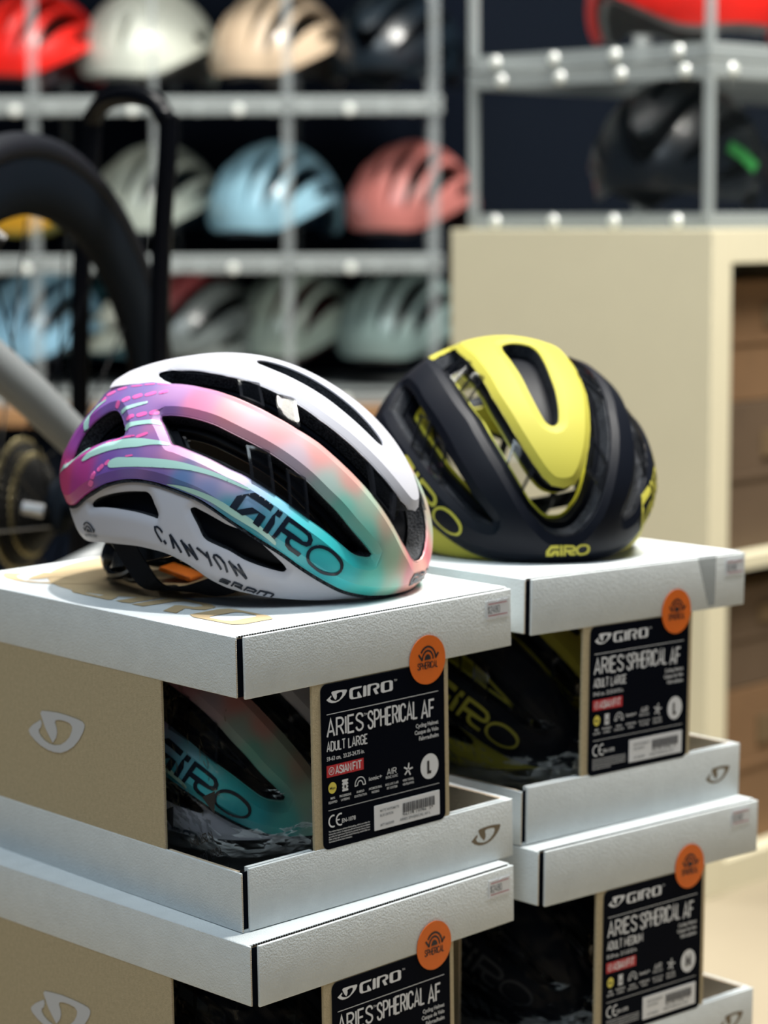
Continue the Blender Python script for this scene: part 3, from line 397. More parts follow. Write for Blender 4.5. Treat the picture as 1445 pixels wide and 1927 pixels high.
# clear arches over the vents
ab = [[tuple(p) for p in b] for b in D_['bridge']]
def arch_mesh(q, flip):
    q = np.array([(x, -y if flip else y) for x, y in q])
    inner = q.mean(0)+(q-q.mean(0))*np.array([.72, .86])
    q2 = q.mean(0)+(q-q.mean(0))*np.array([.80, .90]); c = q.mean(0); inner = q.copy()
    e1 = q[1]-q[0]; e2 = q[3]-q[0]; inner = np.array([q[0]+e1*.13+e2*.07, q[1]-(q[1]-q[0])*.13+(q[2]-q[1])*.07, q[2]-(q[2]-q[3])*.13-(q[2]-q[1])*.07, q[3]+(q[2]-q[3])*.13-(q[3]-q[0])*.07])
    return layer([inner], .978, .974, 2.2, 'clear_arch', M['clr']), layer([q, inner], .984, .962, 2.2, 'arch_rim', M['arim'])
ME['arch'] = [arch_mesh(q, f) for q in ab for f in (0, 1)]
ribs = []
def reflect_text(polys):       # the other side's copy still reads from front to back the right way round
    A = np.concatenate([np.array(l, float) for pl in polys for l in pl]); c = (A.max(0)+A.min(0))/2
    P = A-A.mean(0); u = np.linalg.svd(P, full_matrices=False)[2][0]
    out = []
    for pl in polys:
        r = []
        for l in pl:
            l = np.array(l, float); s = (l-c)@u; l = l-2*s[:, None]*u; l = l*[1, -1]; r.append(l)
        out.append(r)
    return out
def prep(polys, sm): return [[smooth_loop(l, .5) if (sm and i_ >= 3) else np.array(l, float) for l in pl] for i_, pl in enumerate(polys)]
sl = prep(D_['side_logo'], True); fl = prep(D_['front_logo'], True)
ME['side'] = decal(sl, 1.0, .5, 'side_lettering', M['black'], chamfer)
ME['side2'] = decal(reflect_text(sl), 1.0, .5, 'side_lettering', M['black'], chamfer)
ME['front'] = decal(fl, 1.0, .5, 'front_lettering', M['black'], chamfer)
mint = [[smooth_loop(l, .8)] for l in D_['mint']]
ME['mint'] = [decal([pl_], 1.0, .7, 'mint_stripe', M['mint'], chamfer, .0028) for pl_ in mint+[[l[0]*[1, -1]] for l in mint]]
pk = [[smooth_loop(l, .8)] for l in D_['pink']]
ME['pink'] = [decal([pl_], 1.0, 1.0, 'pink_dash', M['pink'], chamfer, .0020) for pl_ in pk+[[l[0]*[1, -1]] for l in pk]]
tx = [[np.array(l, float)] for l in D_['canyon']]; ME['canyon'] = decal(tx, .955, 1, 'rear_lettering', M['black'], lowh)
tx2 = [[np.array(l, float)] for l in D_['sram']]; ME['sram'] = decal(tx2, .955, 1, 'lower_lettering', M['black'], lowh)
tx3 = [[np.array(l, float)] for l in D_['sph']]; ME['sph'] = decal(tx3, .955, 1, 'arc_emblem', M['black'], lowh)
def cradle():
    r = {}
    m = MB(); c0 = Vector((-.076, 0, -.004))
    m.lathe([(.002, .008), (.0125, .008), (.0145, .005), (.0145, -.004), (.011, -.008), (.002, -.008)], 20, 'x', c0)
    for a in range(10):
        t = a*math.pi/5; m.box((c0.x-.003, .0138*math.cos(t)-.0013, c0.z+.0138*math.sin(t)-.0013), (c0.x+.004, .0138*math.cos(t)+.0013, c0.z+.0138*math.sin(t)+.0013))
    r['dial'] = m
    m = MB()
    for s in (1, -1):
        P = smooth3([(-.073, s*.006, -.004), (-.066, s*.028, -.001), (-.052, s*.050, .008), (-.025, s*.066, .024), (.005, s*.072, .042)]); m.ribbon(P, (0, 0, 1), .011, .002)
        P = smooth3([(-.076, s*.010, -.010), (-.064, s*.030, -.010), (-.046, s*.044, .000), (-.036, s*.050, .016), (-.034, s*.054, .045)]); m.tube(P, .0026, 8)
        P = smooth3([(-.076, s*.010, .004), (-.084, s*.020, .020), (-.086, s*.028, .050), (-.080, s*.034, .070)]); m.tube(P, .0034, 8)
        P = smooth3([(-.080, s*.012, .006), (-.068, s*.030, .012), (-.050, s*.040, .006), (-.040, s*.040, -.003), (-.052, s*.030, -.008), (-.068, s*.016, -.008)]); m.tube(P, .0028, 8)
    r['cradle'] = m
    m = MB(); dz = lambda L: [(x, y, z+.285*x) for x, y, z in L]
    for s in (1, -1):
        P = smooth3(dz([(-.055, s*.075, .058), (-.03, s*.072, .024), (-.010, s*.062, .0060), (.03, s*.02, .0030), (.035, 0, .0030)])); m.ribbon(P, [(1, .1, .25)]*len(P), .014, .0014)
        P = smooth3(dz([(.06, s*.070, .040), (.035, s*.070, .014), (.0, s*.062, .0060), (-.02, s*.04, .0040)])); m.ribbon(P, [(1, 0, .3)]*len(P), .014, .0014)
    r['strap'] = m
    m = MB(); m.box((-.040, -.012, -.002), (-.016, .010, .001), bev=.001); r['tag'] = m
    return r
def smooth3(pts, n=6):
    P = [Vector(p) for p in pts]; out = []
    for i in range(len(P)-1):
        p0, p1, p2, p3 = P[max(i-1, 0)], P[i], P[i+1], P[min(i+2, len(P)-1)]
        for k in range(n):
            t = k/n; out.append(.5*((2*p1)+(-p0+p2)*t+(2*p0-5*p1+4*p2-p3)*t*t+(-p0+3*p1-3*p2+p3)*t**3))
    out.append(P[-1]); return out
def helmet_mw(x, y, z, yaw, pit, sc=1):
    R = Matrix.Rotation(yaw, 4, 'Z')@Matrix.Rotation(pit, 4, 'Y')
    return Matrix.Translation((x, y, z))@R@Matrix.Scale(sc, 4)@Matrix.Translation((0, 0, -ZB))
def put(parent, name, me, m=None, label=None):
    o = ob(name, me, parent, label=label)
    if m: 
        for s_ in o.material_slots: s_.link = 'OBJECT'; s_.material = M[m]
    return o
def make_helmet(label, mw, colour):
    t = thing('cycling_helmet', label, 'helmet', mw)
    os_ = put(t, 'outer_shell', ME['outer'], None if colour else 'mblack', label=None if colour else 'matt black vented side shell')
    crn = put(t, 'crown_shell', ME['crown'], None if colour else 'yel', label='white crown with a centre slot' if colour else 'acid yellow crown with a centre slot')
    lo = put(t, 'lower_shell', ME['lower'], None if colour else 'yel', label='white lower shell' if colour else 'yellow lower shell')
    put(t, 'foam_liner', ME['foam']); put(lo, 'lower_foam', ME['lfoam'])
    put(t, 'inner_liner', ME['inner']); put(t, 'slip_liner', ME['mips'], None if colour else 'yellin', label=None if colour else 'yellow slip liner')
    for a, b_ in ME['arch']: put(put(t, 'clear_arch', a), 'arch_rim', b_)
    put(os_, 'side_lettering', ME['side'], None if colour else 'yel'); put(os_, 'side_lettering', ME['side2'], None if colour else 'yel')
    put(os_, 'front_lettering', ME['front'], None if colour else 'yel')
    if colour:
        [put(os_, 'mint_stripe', m_) for m_ in ME['mint']]; [put(os_, 'pink_dash', m_) for m_ in ME['pink']]
        put(lo, 'rear_lettering', ME['canyon']); put(lo, 'lower_lettering', ME['sram']); put(lo, 'arc_emblem', ME['sph'])
    c = CR
    put(t, 'fit_dial', c['dial']); put(t, 'fit_cradle', c['cradle']); put(t, 'chin_strap', c['strap'])
    if colour: put(t, 'orange_tag', c['tag'], label='orange tag under the helmet')
    return t
_cr = cradle(); CR = {}
for k_, m_ in _cr.items():
    tmp = m_.build('cradle_'+k_, M['otag' if k_ == 'tag' else 'strap' if k_ == 'strap' else 'plastic'], smooth=k_ != 'tag'); CR[k_] = tmp.data; bpy.data.objects.remove(tmp)
# ------------------------------------------------------------------ lettering
def arc(cx, cy, rx, ry, a0, a1, n=7):
    return [(cx+rx*math.cos(math.radians(a0+(a1-a0)*i/n)), cy+ry*math.sin(math.radians(a0+(a1-a0)*i/n))) for i in range(n+1)]
w_ = .44
GL = {
 'A': [[(0, 0), (.22, 1), (.44, 0)], [(.07, .3), (.37, .3)]],
 'B': [[(0, 0), (0, 1), (.2, 1)]+arc(.2, .76, .2, .24, 90, -90)+[(0, .52)], [(.2, .52)]+arc(.22, .26, .22, .26, 90, -90)+[(0, 0)]],
 'C': [arc(.21, .75, .21, .25, 0, 180)+arc(.21, .25, .21, .25, 180, 360)],
 'D': [[(0, 0), (0, 1), (.16, 1)]+arc(.16, .72, .26, .28, 90, 0)+arc(.16, .28, .26, .28, 0, -90)+[(0, 0)]],
 'E': [[(.36, 1), (0, 1), (0, 0), (.36, 0)], [(0, .52), (.3, .52)]],
 'F': [[(.36, 1), (0, 1), (0, 0)], [(0, .52), (.3, .52)]],
 'G': [arc(.21, .75, .21, .25, 0, 180)+arc(.21, .25, .21, .25, 180, 360)+[(.42, .46), (.24, .46)]],
 'H': [[(0, 0), (0, 1)], [(.42, 0), (.42, 1)], [(0, .52), (.42, .52)]],
 'I': [[(0, 0), (0, 1)]], 'J': [[(.3, 1), (.3, .2)]+arc(.15, .2, .15, .2, 0, -180)],
 'K': [[(0, 0), (0, 1)], [(.4, 1), (0, .42)], [(.12, .58), (.42, 0)]],
 'L': [[(0, 1), (0, 0), (.34, 0)]], 'M': [[(0, 0), (0, 1), (.28, .25), (.56, 1), (.56, 0)]],
 'N': [[(0, 0), (0, 1), (.42, 0), (.42, 1)]],
 'O': [arc(.21, .75, .21, .25, 0, 180)+arc(.21, .25, .21, .25, 180, 360)+[(.42, .75)]],
 'P': [[(0, 0), (0, 1), (.2, 1)]+arc(.2, .74, .21, .26, 90, -90)+[(0, .48)]],
 'Q': [arc(.21, .75, .21, .25, 0, 180)+arc(.21, .25, .21, .25, 180, 360)+[(.42, .75)], [(.26, .2), (.44, -.04)]],
 'R': [[(0, 0), (0, 1), (.2, 1)]+arc(.2, .75, .21, .25, 90, -90)+[(0, .5)], [(.2, .5), (.42, 0)]],
 'S': [arc(.21, .76, .2, .24, 0, 180)+[(.04, .66), (.38, .38)]+arc(.21, .24, .21, .24, 0, -180)],
 'T': [[(0, 1), (.44, 1)], [(.22, 1), (.22, 0)]],
 'U': [[(0, 1)]+arc(.21, .22, .21, .22, 180, 360)+[(.42, 1)]], 'V': [[(0, 1), (.21, 0), (.42, 1)]],
 'W': [[(0, 1), (.15, 0), (.3, .8), (.45, 0), (.6, 1)]], 'X': [[(0, 0), (.4, 1)], [(0, 1), (.4, 0)]], 'Y': [[(0, 1), (.21, .45), (.42, 1)], [(.21, .45), (.21, 0)]],
 'Z': [[(0, 1), (.4, 1), (0, 0), (.4, 0)]], '-': [[(0, .45), (.22, .45)]], '$': [arc(.21, .72, .19, .18, 0, 180)+[(.04, .66), (.38, .38)]+arc(.21, .28, .19, .18, 0, -180), [(.21, -.08), (.21, 1.05)]],
 '0': [arc(.2, .75, .2, .25, 0, 180)+arc(.2, .25, .2, .25, 180, 360)+[(.4, .75)]], '2': [arc(.2, .78, .2, .22, 180, 0)+[(.36, .55), (0, 0), (.4, 0)]],
 '4': [[(.3, 0), (.3, 1), (0, .3), (.42, .3)]], '8': [arc(.2, .76, .17, .23, -90, 270, 12), arc(.2, .27, .2, .26, 90, 450, 12)], ' ': []}
def stroke_poly(l, w):
    P = np.array(l, float); keep = [0]+[i for i in range(1, len(P)) if np.hypot(*(P[i]-P[i-1])) > 1e-6]; P = P[keep]; L = []; R = []
    for i in range(len(P)):
        k = 1.0
        if i == 0: d = P[1]-P[0]; d = d/np.hypot(*d)
        elif i == len(P)-1: d = P[-1]-P[-2]; d = d/np.hypot(*d)
        else:
            a = P[i]-P[i-1]; a /= np.hypot(*a); b = P[i+1]-P[i]; b /= np.hypot(*b); d = a+b; dn = np.hypot(*d)
            d = d/dn if dn > .2 else b
            k = min(1/max(.4, abs(float(d@a))), 2.2)
        n = np.array([-d[1], d[0]]); L.append(P[i]+n*w/2*k); R.append(P[i]-n*w/2*k)
    return np.array(L), np.array(R)
class Print:   # flat print on a plane: (s, t) -> point
    def __init__(s, plane): s.mb = MB(); s.pl = plane
    def quadstrip(s, L, R, m, lift):
        V = [s.pl(p, lift) for p in L]+[s.pl(p, lift) for p in R]; n = len(L)
        s.mb.add(V, [(i, i+1, n+i+1, n+i) for i in range(n-1)], m)
    def text(s, txt, x, z, h, width=None, wt=.13, m=1, lift=.0002, gap=.15, align='l', shear=0):
        X = 0; segs = []
        for ch in txt:
            g = GL.get(ch, []); wd = max([p[0] for l in g for p in l], default=.16)
            segs += [[(X+p[0], p[1]) for p in l] for l in g]; X += wd+gap
        X -= gap; sx = (width/(X*h)) if width else 1
        off = {'l': 0, 'c': -X*h*sx/2, 'r': -X*h*sx}[align]
        for l in segs:
            l2 = [((p[0]*sx+shear*p[1])*h, p[1]*h) for p in l]; L, R = stroke_poly(l2, wt*h)
            s.quadstrip([(x+off+p[0], z+p[1]) for p in L], [(x+off+p[0], z+p[1]) for p in R], m, lift)
    def poly(s, loops, m, lift=.0002):
        V, T = tri_region([np.array(l, float)*1e3 for l in loops], 1e6, grid=False); s.mb.add([s.pl((p[0]/1e3, p[1]/1e3), lift) for p in V], T.tolist(), m)
    def rect(s, x0, z0, x1, z1, m, lift=.0002): s.mb.add([s.pl(p, lift) for p in ((x0, z0), (x1, z0), (x1, z1), (x0, z1))], [(0, 1, 2, 3)], m)
    def disc(s, x, z, rx, rz, m, lift=.0002, n=36): s.mb.add([s.pl((x+rx*math.cos(6.28318*i/n), z+rz*math.sin(6.28318*i/n)), lift) for i in range(n)], [tuple(range(n))], m)
    def line(s, l, w, m, lift=.0002): L, R = stroke_poly(l, w); s.quadstrip(L, R, m, lift)
    def font(s, txt, x, z, h, width, m=1, lift=.0002, align='l'):
        V, T = font_mesh(txt); V = np.array(V)
        if not len(V): return
        x0, x1 = V[:, 0].min(), V[:, 0].max(); sx = width/(x1-x0); sz = h/.73; off = {'l': 0, 'c': -width/2, 'r': -width}[align]
        s.mb.add([s.pl((x+off+(p[0]-x0)*sx, z+p[1]*sz), lift) for p in V], T, m)
_fc = {}
def font_mesh(txt):
    if txt in _fc: return _fc[txt]
    cu = bpy.data.curves.new('t', 'FONT'); cu.body = txt; cu.size = 1; cu.resolution_u = 2; cu.offset = .012
    o = bpy.data.objects.new('t', cu); C.objects.link(o); dg = bpy.context.evaluated_depsgraph_get(); dg.update()
    me = bpy.data.meshes.new_from_object(o.evaluated_get(dg)); V = [(v.co.x, v.co.y) for v in me.vertices]; T = [tuple(p.vertices) for p in me.polygons]
    bpy.data.objects.remove(o); bpy.data.curves.remove(cu); bpy.data.meshes.remove(me); _fc[txt] = (V, T); return _fc[txt]
mm = lambda L: [(x/1000, y/1000) for x, y in L]
EMB_L=[(205.0,102.0),(203.3,103.9),(195.3,104.8),(185.6,105.5),(174.9,105.4),(164.3,104.8),(158.0,104.1),(155.5,102.4),(155.8,100.1),(157.8,96.7),(162.2,91.3),(168.1,86.2),(175.7,81.9),(183.3,79.2),(190.9,78.4),(197.4,78.7),(205.5,80.2),(212.6,82.9),(217.5,85.6),(219.3,87.9),(218.4,89.6),(214.4,92.8),(204.9,97.7),(203.7,95.8),(204.8,92.8),(207.3,90.8),(207.4,88.8),(205.3,86.6),(201.0,84.5),(195.6,83.2),(189.6,83.2),(183.1,84.6),(177.7,87.4),(172.7,91.4),(169.9,95.6),(169.3,98.6),(171.9,100.7),(177.7,101.3),(183.6,101.0),(187.4,100.2),(188.5,98.9),(188.0,97.1),(186.8,94.8),(186.6,92.0),(187.8,88.6),(191.8,84.4),(195.4,88.0),(200.1,93.2),(202.6,97.9)]
EMB_R=[(196.6,23.6),(197.4,24.4),(201.3,24.9),(206.8,25.1),(211.4,24.9),(216.6,24.3),(217.2,23.7),(216.3,21.4),(214.5,19.1),(211.7,16.8),(208.3,14.8),(204.4,13.7),(200.7,13.4),(197.1,13.8),(193.4,15.2),(190.3,17.6),(192.2,19.2),(195.8,21.5),(196.0,19.6),(194.8,18.9),(194.8,17.8),(195.8,16.6),(198.3,15.5),(201.6,14.9),(205.0,15.3),(208.0,16.7),(210.5,18.8),(211.7,21.0),(211.5,22.4),(210.8,23.0),(208.0,23.3),(205.0,23.3),(203.1,22.8),(203.0,21.7),(203.4,20.3),(203.4,18.5),(202.7,16.9),(201.6,16.2),(200.7,17.1),(198.9,19.0),(197.4,21.5)]
EMB_B=[(72.2,135.3),(73.2,136.0),(77.7,136.0),(81.6,135.8),(84.7,135.4),(85.0,134.6),(83.5,132.4),(81.0,130.6),(78.1,129.2),(75.3,128.7),(72.4,128.9),(69.8,130.0),(68.2,131.4),(70.1,132.5),(72.1,133.7),(72.2,132.7),(71.2,132.0),(71.7,131.0),(73.4,130.2),(75.8,129.6),(78.6,130.2),(80.6,132.1),(81.3,133.5),(80.8,134.5),(78.7,134.6),(76.5,134.0),(76.7,132.4),(76.3,131.2),(75.5,130.3),(73.9,132.1)]
LOGO={'G':[[(97.3,135.7),(96.6,134.6),(90.7,134.5),(89.6,133.9),(89.6,130.4),(90.4,129.4),(93.6,129.4),(93.4,131.9),(94.4,132.8),(97.1,128.9),(96.8,128.4),(88.7,128.6),(87.3,129.3),(86.8,130.4),(86.9,134.4),(87.8,135.5),(89.8,135.8)]],'I':[[(98.4,135.1),(99.5,135.6),(100.9,135.2),(100.9,129.0),(99.7,128.6),(98.1,128.7)]],'R':[[(101.7,135.2),(102.9,135.7),(109.3,135.6),(111.5,134.7),(111.9,132.6),(110.8,131.9),(109.1,131.6),(111.0,128.7),(108.5,128.5),(106.4,132.0),(107.1,132.5),(109.3,132.9),(109.6,134.1),(108.3,134.7),(105.1,134.6),(104.3,133.8),(104.0,128.7),(101.7,128.6)]],'O':[[(112.8,134.0),(113.5,135.2),(115.3,135.5),(121.2,135.5),(123.0,134.6),(123.1,129.8),(122.2,128.7),(114.7,128.5),(113.0,129.3)],[(116.0,134.2),(116.8,134.7),(119.5,134.7),(120.3,134.1),(120.3,130.2),(119.5,129.7),(116.7,129.6),(115.9,130.2)]]}
# ------------------------------------------------------------------ helmet box
BW, BL, BH = .2284, .306, .18
rp = lambda p, l: (p[0], -.0006-l, p[1])         # right face: (along, up)
lp = lambda p, l: (-.0004-l, p[0], p[1])         # left face
tp = lambda p, l: (p[0], p[1], BH+l)             # top
def rrect(x0, z0, x1, z1, r, n=5):
    P = []
    for cx_, cz, a in ((x1-r, z1-r, 0), (x0+r, z1-r, 90), (x0+r, z0+r, 180), (x1-r, z0+r, 270)):
        P += [(cx_+r*math.cos(math.radians(a+90*i/n)), cz+r*math.sin(math.radians(a+90*i/n))) for i in range(n+1)]
    return P
def label_print(size):
    p = Print(rp); L = .0004
    for g in ([EMB_B], *LOGO.values()): p.poly([mm(l) for l in g], 0, L)
    p.text('TM', .1242, .1342, .0012, .0023, .16, 0, L)
    p.rect(.0682, .1220, .1619, .1224, 0, L)
    p.text('ARIES', .0684, .1083, .0105, .0292, .125, 0, L); p.text('TM', .0985, .1168, .0014, .0027, .16, 0, L)
    p.text('SPHERICAL', .1020, .1078, .0108, .0415, .115, 0, L); p.text('AF', .1474, .1066, .0108, .0108, .125, 0, L)
    p.text('ADULT', .0680, .0992, .0057, .0148, .135, 0, L); p.text('LARGE' if size == 'L' else 'MEDIUM', .0856, .0990, .0057, .0154 if size == 'L' else .0185, .135, 0, L)
    p.font('59-63 cm,  23.25-24.75 in.' if size == 'L' else '55-59 cm,  21.5-23.25 in.', .0676, .0933, .0027, .0308, 0, L)
    p.rect(.0674, .0830, .0977, .0903, 1, L-.0001)
    p.line(arc(.0712, .0867, .0021, .0023, 0, 360, 20), .0004, 0, L); p.text('AF', .0701, .0857, .0019, .0022, .15, 0, L)
    p.text('ASIAN', .0747, .0843, .0047, .0124, .16, 0, L); p.text('FIT', .0888, .0843, .0047, .0070, .16, 0, L)
    p.disc(.0718, .0760, .0033, .0036, 2, L-.0001); p.font('Mips', .0718, .0752, .0016, .0045, 3, L, 'c')
    for i in range(3): p.line([(.0797, .0790-i*.0021), (.0845, .0790-i*.0021)], .0012, 0, L)
    p.rect(.0803, .0735, .0839, .0790, 0, L-.0001); p.disc(.0821, .0750, .0008, .0010, 3, L+.0001); p.rect(.0797, .0722, .0845, .0735, 0, L)
    p.line([(.0902, .0735)]+arc(.0945, .0740, .0043, .0048, 180, 0, 9)+[(.0988, .0735), (.097, .0735)]+arc(.0945, .0738, .0022, .0027, 0, 180, 6)+[(.0902, .0735)], .0006, 0, L)
    p.font('ionic+', .1072, .0748, .0026, .0108, 0, L, 'c')
    p.text('AIR', .1211, .0757, .0036, .0078, .12, 0, L, align='c'); p.font('ROC LOC', .1211, .0733, .0017, .0100, 0, L, 'c')
    for a in range(5):
        t = math.radians(80+72*a); q = (.1351+.0040*math.cos(t), .0760+.0042*math.sin(t)); p.line([(.1351+.0006*math.cos(t), .0760+.0006*math.sin(t)), q], .0010, 0, L)
    for x, a, b in ((.0719, 'MIPS', 'EQUIPPED'), (.0821, 'PROGRESSIVE', 'LAYERING'), (.0946, 'IN MOLD', 'CONSTRUCTION'), (.1071, 'ANTIMICROBIAL', 'PADDING'), (.1211, 'ROC LOC 5 AIR', 'FIT SYSTEM'), (.1350, 'WIND TUNNEL', 'VENTILATION')):
        p.font(a, x, .0689, .00150, .00083*len(a)+.0003, 0, L, 'c'); p.font(b, x, .0664, .00150, .00083*len(b)+.0003, 0, L, 'c')
    p.disc(.1537, .0747, .0078, .0082, 0, L-.0001); p.text(size, .1538, .0710, .0075, None, .26, 3, L, align='c')
    p.rect(.0682, .0621, .1619, .0624, 0, L)
    p.line(arc(.0718, .0552, .0034, .0036, 70, 290, 9), .0010, 0, L); p.line(arc(.0778, .0552, .0034, .0036, 70, 290, 9), .0010, 0, L); p.line([(.0746, .0552), (.0772, .0552)], .0008, 0, L)
    p.font('EN-1078', .0790, .0527, .0027, .0112, 0, L)
    for i, t in enumerate(('This helmet features antimicrobial padding, which uses silver for', 'helmet odor control. Ce casque possede une mousse anti microbienne', "qui utilise de l'argent pour favoriser le controle des odeurs. Dieser", 'Helm verfugt uber eine antimikrobielle Polsterung, welche Silber zur', 'Geruchskontrolle im Helm verwendet.')):
        p.font(t, .0681, .0484-i*.0016, .0011, .0340 if i < 4 else .0190, 0, L)
    for i, t in enumerate(('Cycling Helmet', 'Casque de Velo', 'Fahrradhelm')): p.font(t, .1617, .1012-i*.0042, .0027, (.0195, .0205, .0168)[i], 0, L, 'r')
    return p.mb
def sticker_print(size):
    p = Print(rp); L = .0007
    x = .1297
    for i in range(30):
        wd = (.0003, .0006, .0004, .0009)[(i*7) % 4]; p.rect(x, .0490 if i % 9 else .0478, x+wd, .0550, 0, L); x += wd+(.00035, .0005, .0003)[(i*5) % 3]
    p.font('96178 19746  3', .1300, .0470, .0017, .0240, 1, L); p.font('ARIES SPHERICAL AF '+size, .1270, .0441, .0017, .0265, 1, L)
    p.font('MATTE WHITE/MATTE', .1105, .0532, .0017, .0160, 1, L); p.font('BLUE CANYON', .1105, .0502, .0017, .0110, 1, L); p.font('#7166500', .1105, .0441, .0017, .0115, 1, L)
    return p.mb
def build_prints():
    global LP
    LP = {}
    for s_ in 'LM':
        o = label_print(s_).build('label_print', [M['lwhite'], M['red'], M['yellow'], M['ink']]); LP[s_] = o.data; bpy.data.objects.remove(o)
        o = sticker_print(s_).build('barcode_print', [M['ink'], M['grey']]); LP['s'+s_] = o.data; bpy.data.objects.remove(o)
build_prints()
def slab_poly(loop, pl, t0, t1, name, m, parent, label=None):    # thin plate standing proud of a face
    n = len(loop); V = [pl(p, t0) for p in loop]+[pl(p, t1) for p in loop]
    b = MB(); b.add(V, [tuple(range(n, 2*n)), tuple(range(n))[::-1]]+[(i, (i+1) % n, n+(i+1) % n, n+i) for i in range(n)])
    return b.build(name, M[m] if isinstance(m, str) else m, parent, label=label)
def make_box(label, mw, size, tagpos, price, emblem_top):
    t = thing('helmet_box', label, 'box', mw)
    T = .0018; z1 = .1432; zr = .1416; ht = .0370; hr = .0392
    m = MB()       # lid: top sheet and four turned-down flaps
    m.box((0, .0031, BH-T), (BW, BL, BH), bev=.0007)
    m.box((-.0004, .0006, z1), (T-.0006, BL, BH-.0002), bev=.0006)
    m.box((.0056, -.0006, zr), (BW+.0004, .0014, BH-.0008), bev=.0006)
    m.box((BW-T, .0022, zr), (BW+.0004, BL, BH-.0008), bev=.0007); m.box((0, BL-T, z1), (BW, BL+.0004, BH-.0008), bev=.0007)
    m.build('lid', M['paper'], t, smooth=True)
    m = MB()
    m.box((.001, .001, 0), (BW-.001, BL-.001, T)); m.box((-.0004, .0004, .0004), (T-.0006, BL, ht), bev=.0006)
    m.box((.0050, -.0006, .0006), (BW+.0004, .0014, hr), bev=.0006)
    m.box((BW-T, .0022, .0004), (BW+.0004, BL, hr), bev=.0008); m.box((0, BL-T, .0004), (BW, BL+.0004, ht), bev=.0008)
    m.build('tray', M['paper'], t, smooth=True)
    for a_, b_ in (((.0058, .0016, .0100), (.0565, .0046, hr+.0003)), ((.1722, .0016, .0100), (BW-.003, .0046, hr+.0003)), ((.0014, .006, .0100), (.0036, .0735, ht-.0003)), ((BW-.0042, .006, .0100), (BW-.0022, .0735, hr-.0004))):
        m = MB(); m.box(a_, b_); m.build('cuff', M['paper' if a_[0] > .004 and a_[1] < .003 else 'edge'], t)     # folded cuffs inside the open corners
    m = MB(); m.box((.0016, .0020, .001), (.0100, .0026, ht)); m.build('corner_shade', M['dark'], t); m = MB(); m.box((.0016, .0020, z1), (.0100, .0026, BH-.002)); m.build('corner_shade', M['dark'], t)  # dark plates added to stand for the shade inside the corner gaps
    for a_, b_ in (((-.0001, .0745, ht-.001), (T, BL, z1+.001)), ((BW-T, .0745, ht-.001), (BW, BL, z1+.001)), ((0, BL-T, ht-.001), (BW, BL, z1+.001))):
        m = MB(); m.box(a_, b_); m.build('side_panel', M['kraft'], t)
    m = MB(); m.box((.0573, -.0003, hr-.001), (.1713, .0016, zr+.001)); m.build('front_panel', M['kraft'], t)
    m = MB(); m.box((.003, .0026, BH-.0028), (BW-.003, BL-.003, BH-T)); m.build('inner_flap', M['cardin'], t)
    # serrated cut edges of the corrugated board
    for y0, zz0, zz1, x in ((.0006, z1, BH-.002, .0002), (.0004, .001, ht-.001, .0002), (.0744, ht, z1, .0002)):
        m = MB(); n = int((zz1-zz0)/.0012)
        for i in range(n): z = zz0+(i+.5)*.0012; m.box((x-.0003, y0-.0003, z-.00035), (x+.0004, y0+.0002, z+.00035))
        m.build('cut_edge', M['edge'], t)['kind'] = 'stuff'
    m = MB(); n = 110
    for i in range(n): x = .004+(BW-.006)*(i+.5)/n; m.box((x-.0007, .0027, BH-.0016), (x+.0004, .0032, BH-.0004))
    m.build('cut_edge', M['cutd'], t)['kind'] = 'stuff'  # dark colour puts the shade of the lid slit into these teeth
    lb = slab_poly(rrect(.0637, .0379, .1674, .1411, .0045), rp, 0, .0002, 'label', 'navy', t, 'navy label with white lettering')
    ob('label_print', LP[size], lb)
    bs = slab_poly(rrect(.1058, .0420, .1620, .0579, .0004), rp, .0002, .0005, 'barcode_sticker', 'stick', t, 'white barcode sticker')
    ob('barcode_print', LP['s'+size], bs)
    rsx = slab_poly([(.1528+.0155*math.cos(6.28318*i/40), .1437+.0157*math.sin(6.28318*i/40)) for i in range(40)], rp, .0004, .0008, 'round_sticker', 'orange', t, 'round orange sticker')
    p = Print(rp); c = (.1527, .1437); L = .0010
    p.disc(*c, 0, 0, 0, L)
    p.poly([arc(c[0], c[1], .0028, .0036, 0, 180, 10)], 0, L)
    p.line(arc(c[0], c[1], .0047, .0058, 0, 180, 12), .0012, 0, L); p.line([(c[0]-.0047, c[1]), (c[0]-.0078, c[1]+.0042)], .0014, 0, L)
    p.line(arc(c[0], c[1], .0070, .0084, 5, 145, 12), .0013, 0, L); p.line([(c[0]+.0066, c[1]+.0004), (c[0]+.0094, c[1]+.0036)], .0014, 0, L)
    p.text('SPHERICAL', c[0], .1382, .0040, .0172, .15, 0, L, align='c')
    p.mb.build('sticker_print', M['ink'], rsx)
    x0, zc = tagpos; ns = .0008
    tagl = [(x0, zc-.0060), (x0+.0085, zc-.0060), (x0+.0098, zc-.0049), (x0+.0111, zc-.0060), (x0+.0203, zc-.0060), (x0+.0203, zc+.0058), (x0+.0111, zc+.0058), (x0+.0098, zc+.0048), (x0+.0085, zc+.0058), (x0, zc+.0058)]
    tg = slab_poly(tagl, rp, .0003, .0006, 'price_tag', 'stick', t, 'small white price tag with two red lines')
    p = Print(rp); p.rect(x0+.0015, zc+.0036, x0+.0184, zc+.0041, 0, .0008); p.rect(x0+.0015, zc-.0040, x0+.0187, zc-.0035, 0, .0008)
    p.text('$2480', x0+.0010, zc-.0022, .0045, .0108, .09, 1, .0008); p.mb.build('price_print', [M['redline'], M['grey']], tg)
    p = Print(lp); p.poly([mm(EMB_L)], 0, .0001); p.mb.build('emblem', M['tanw'], t, label='silver oval emblem on the kraft side')
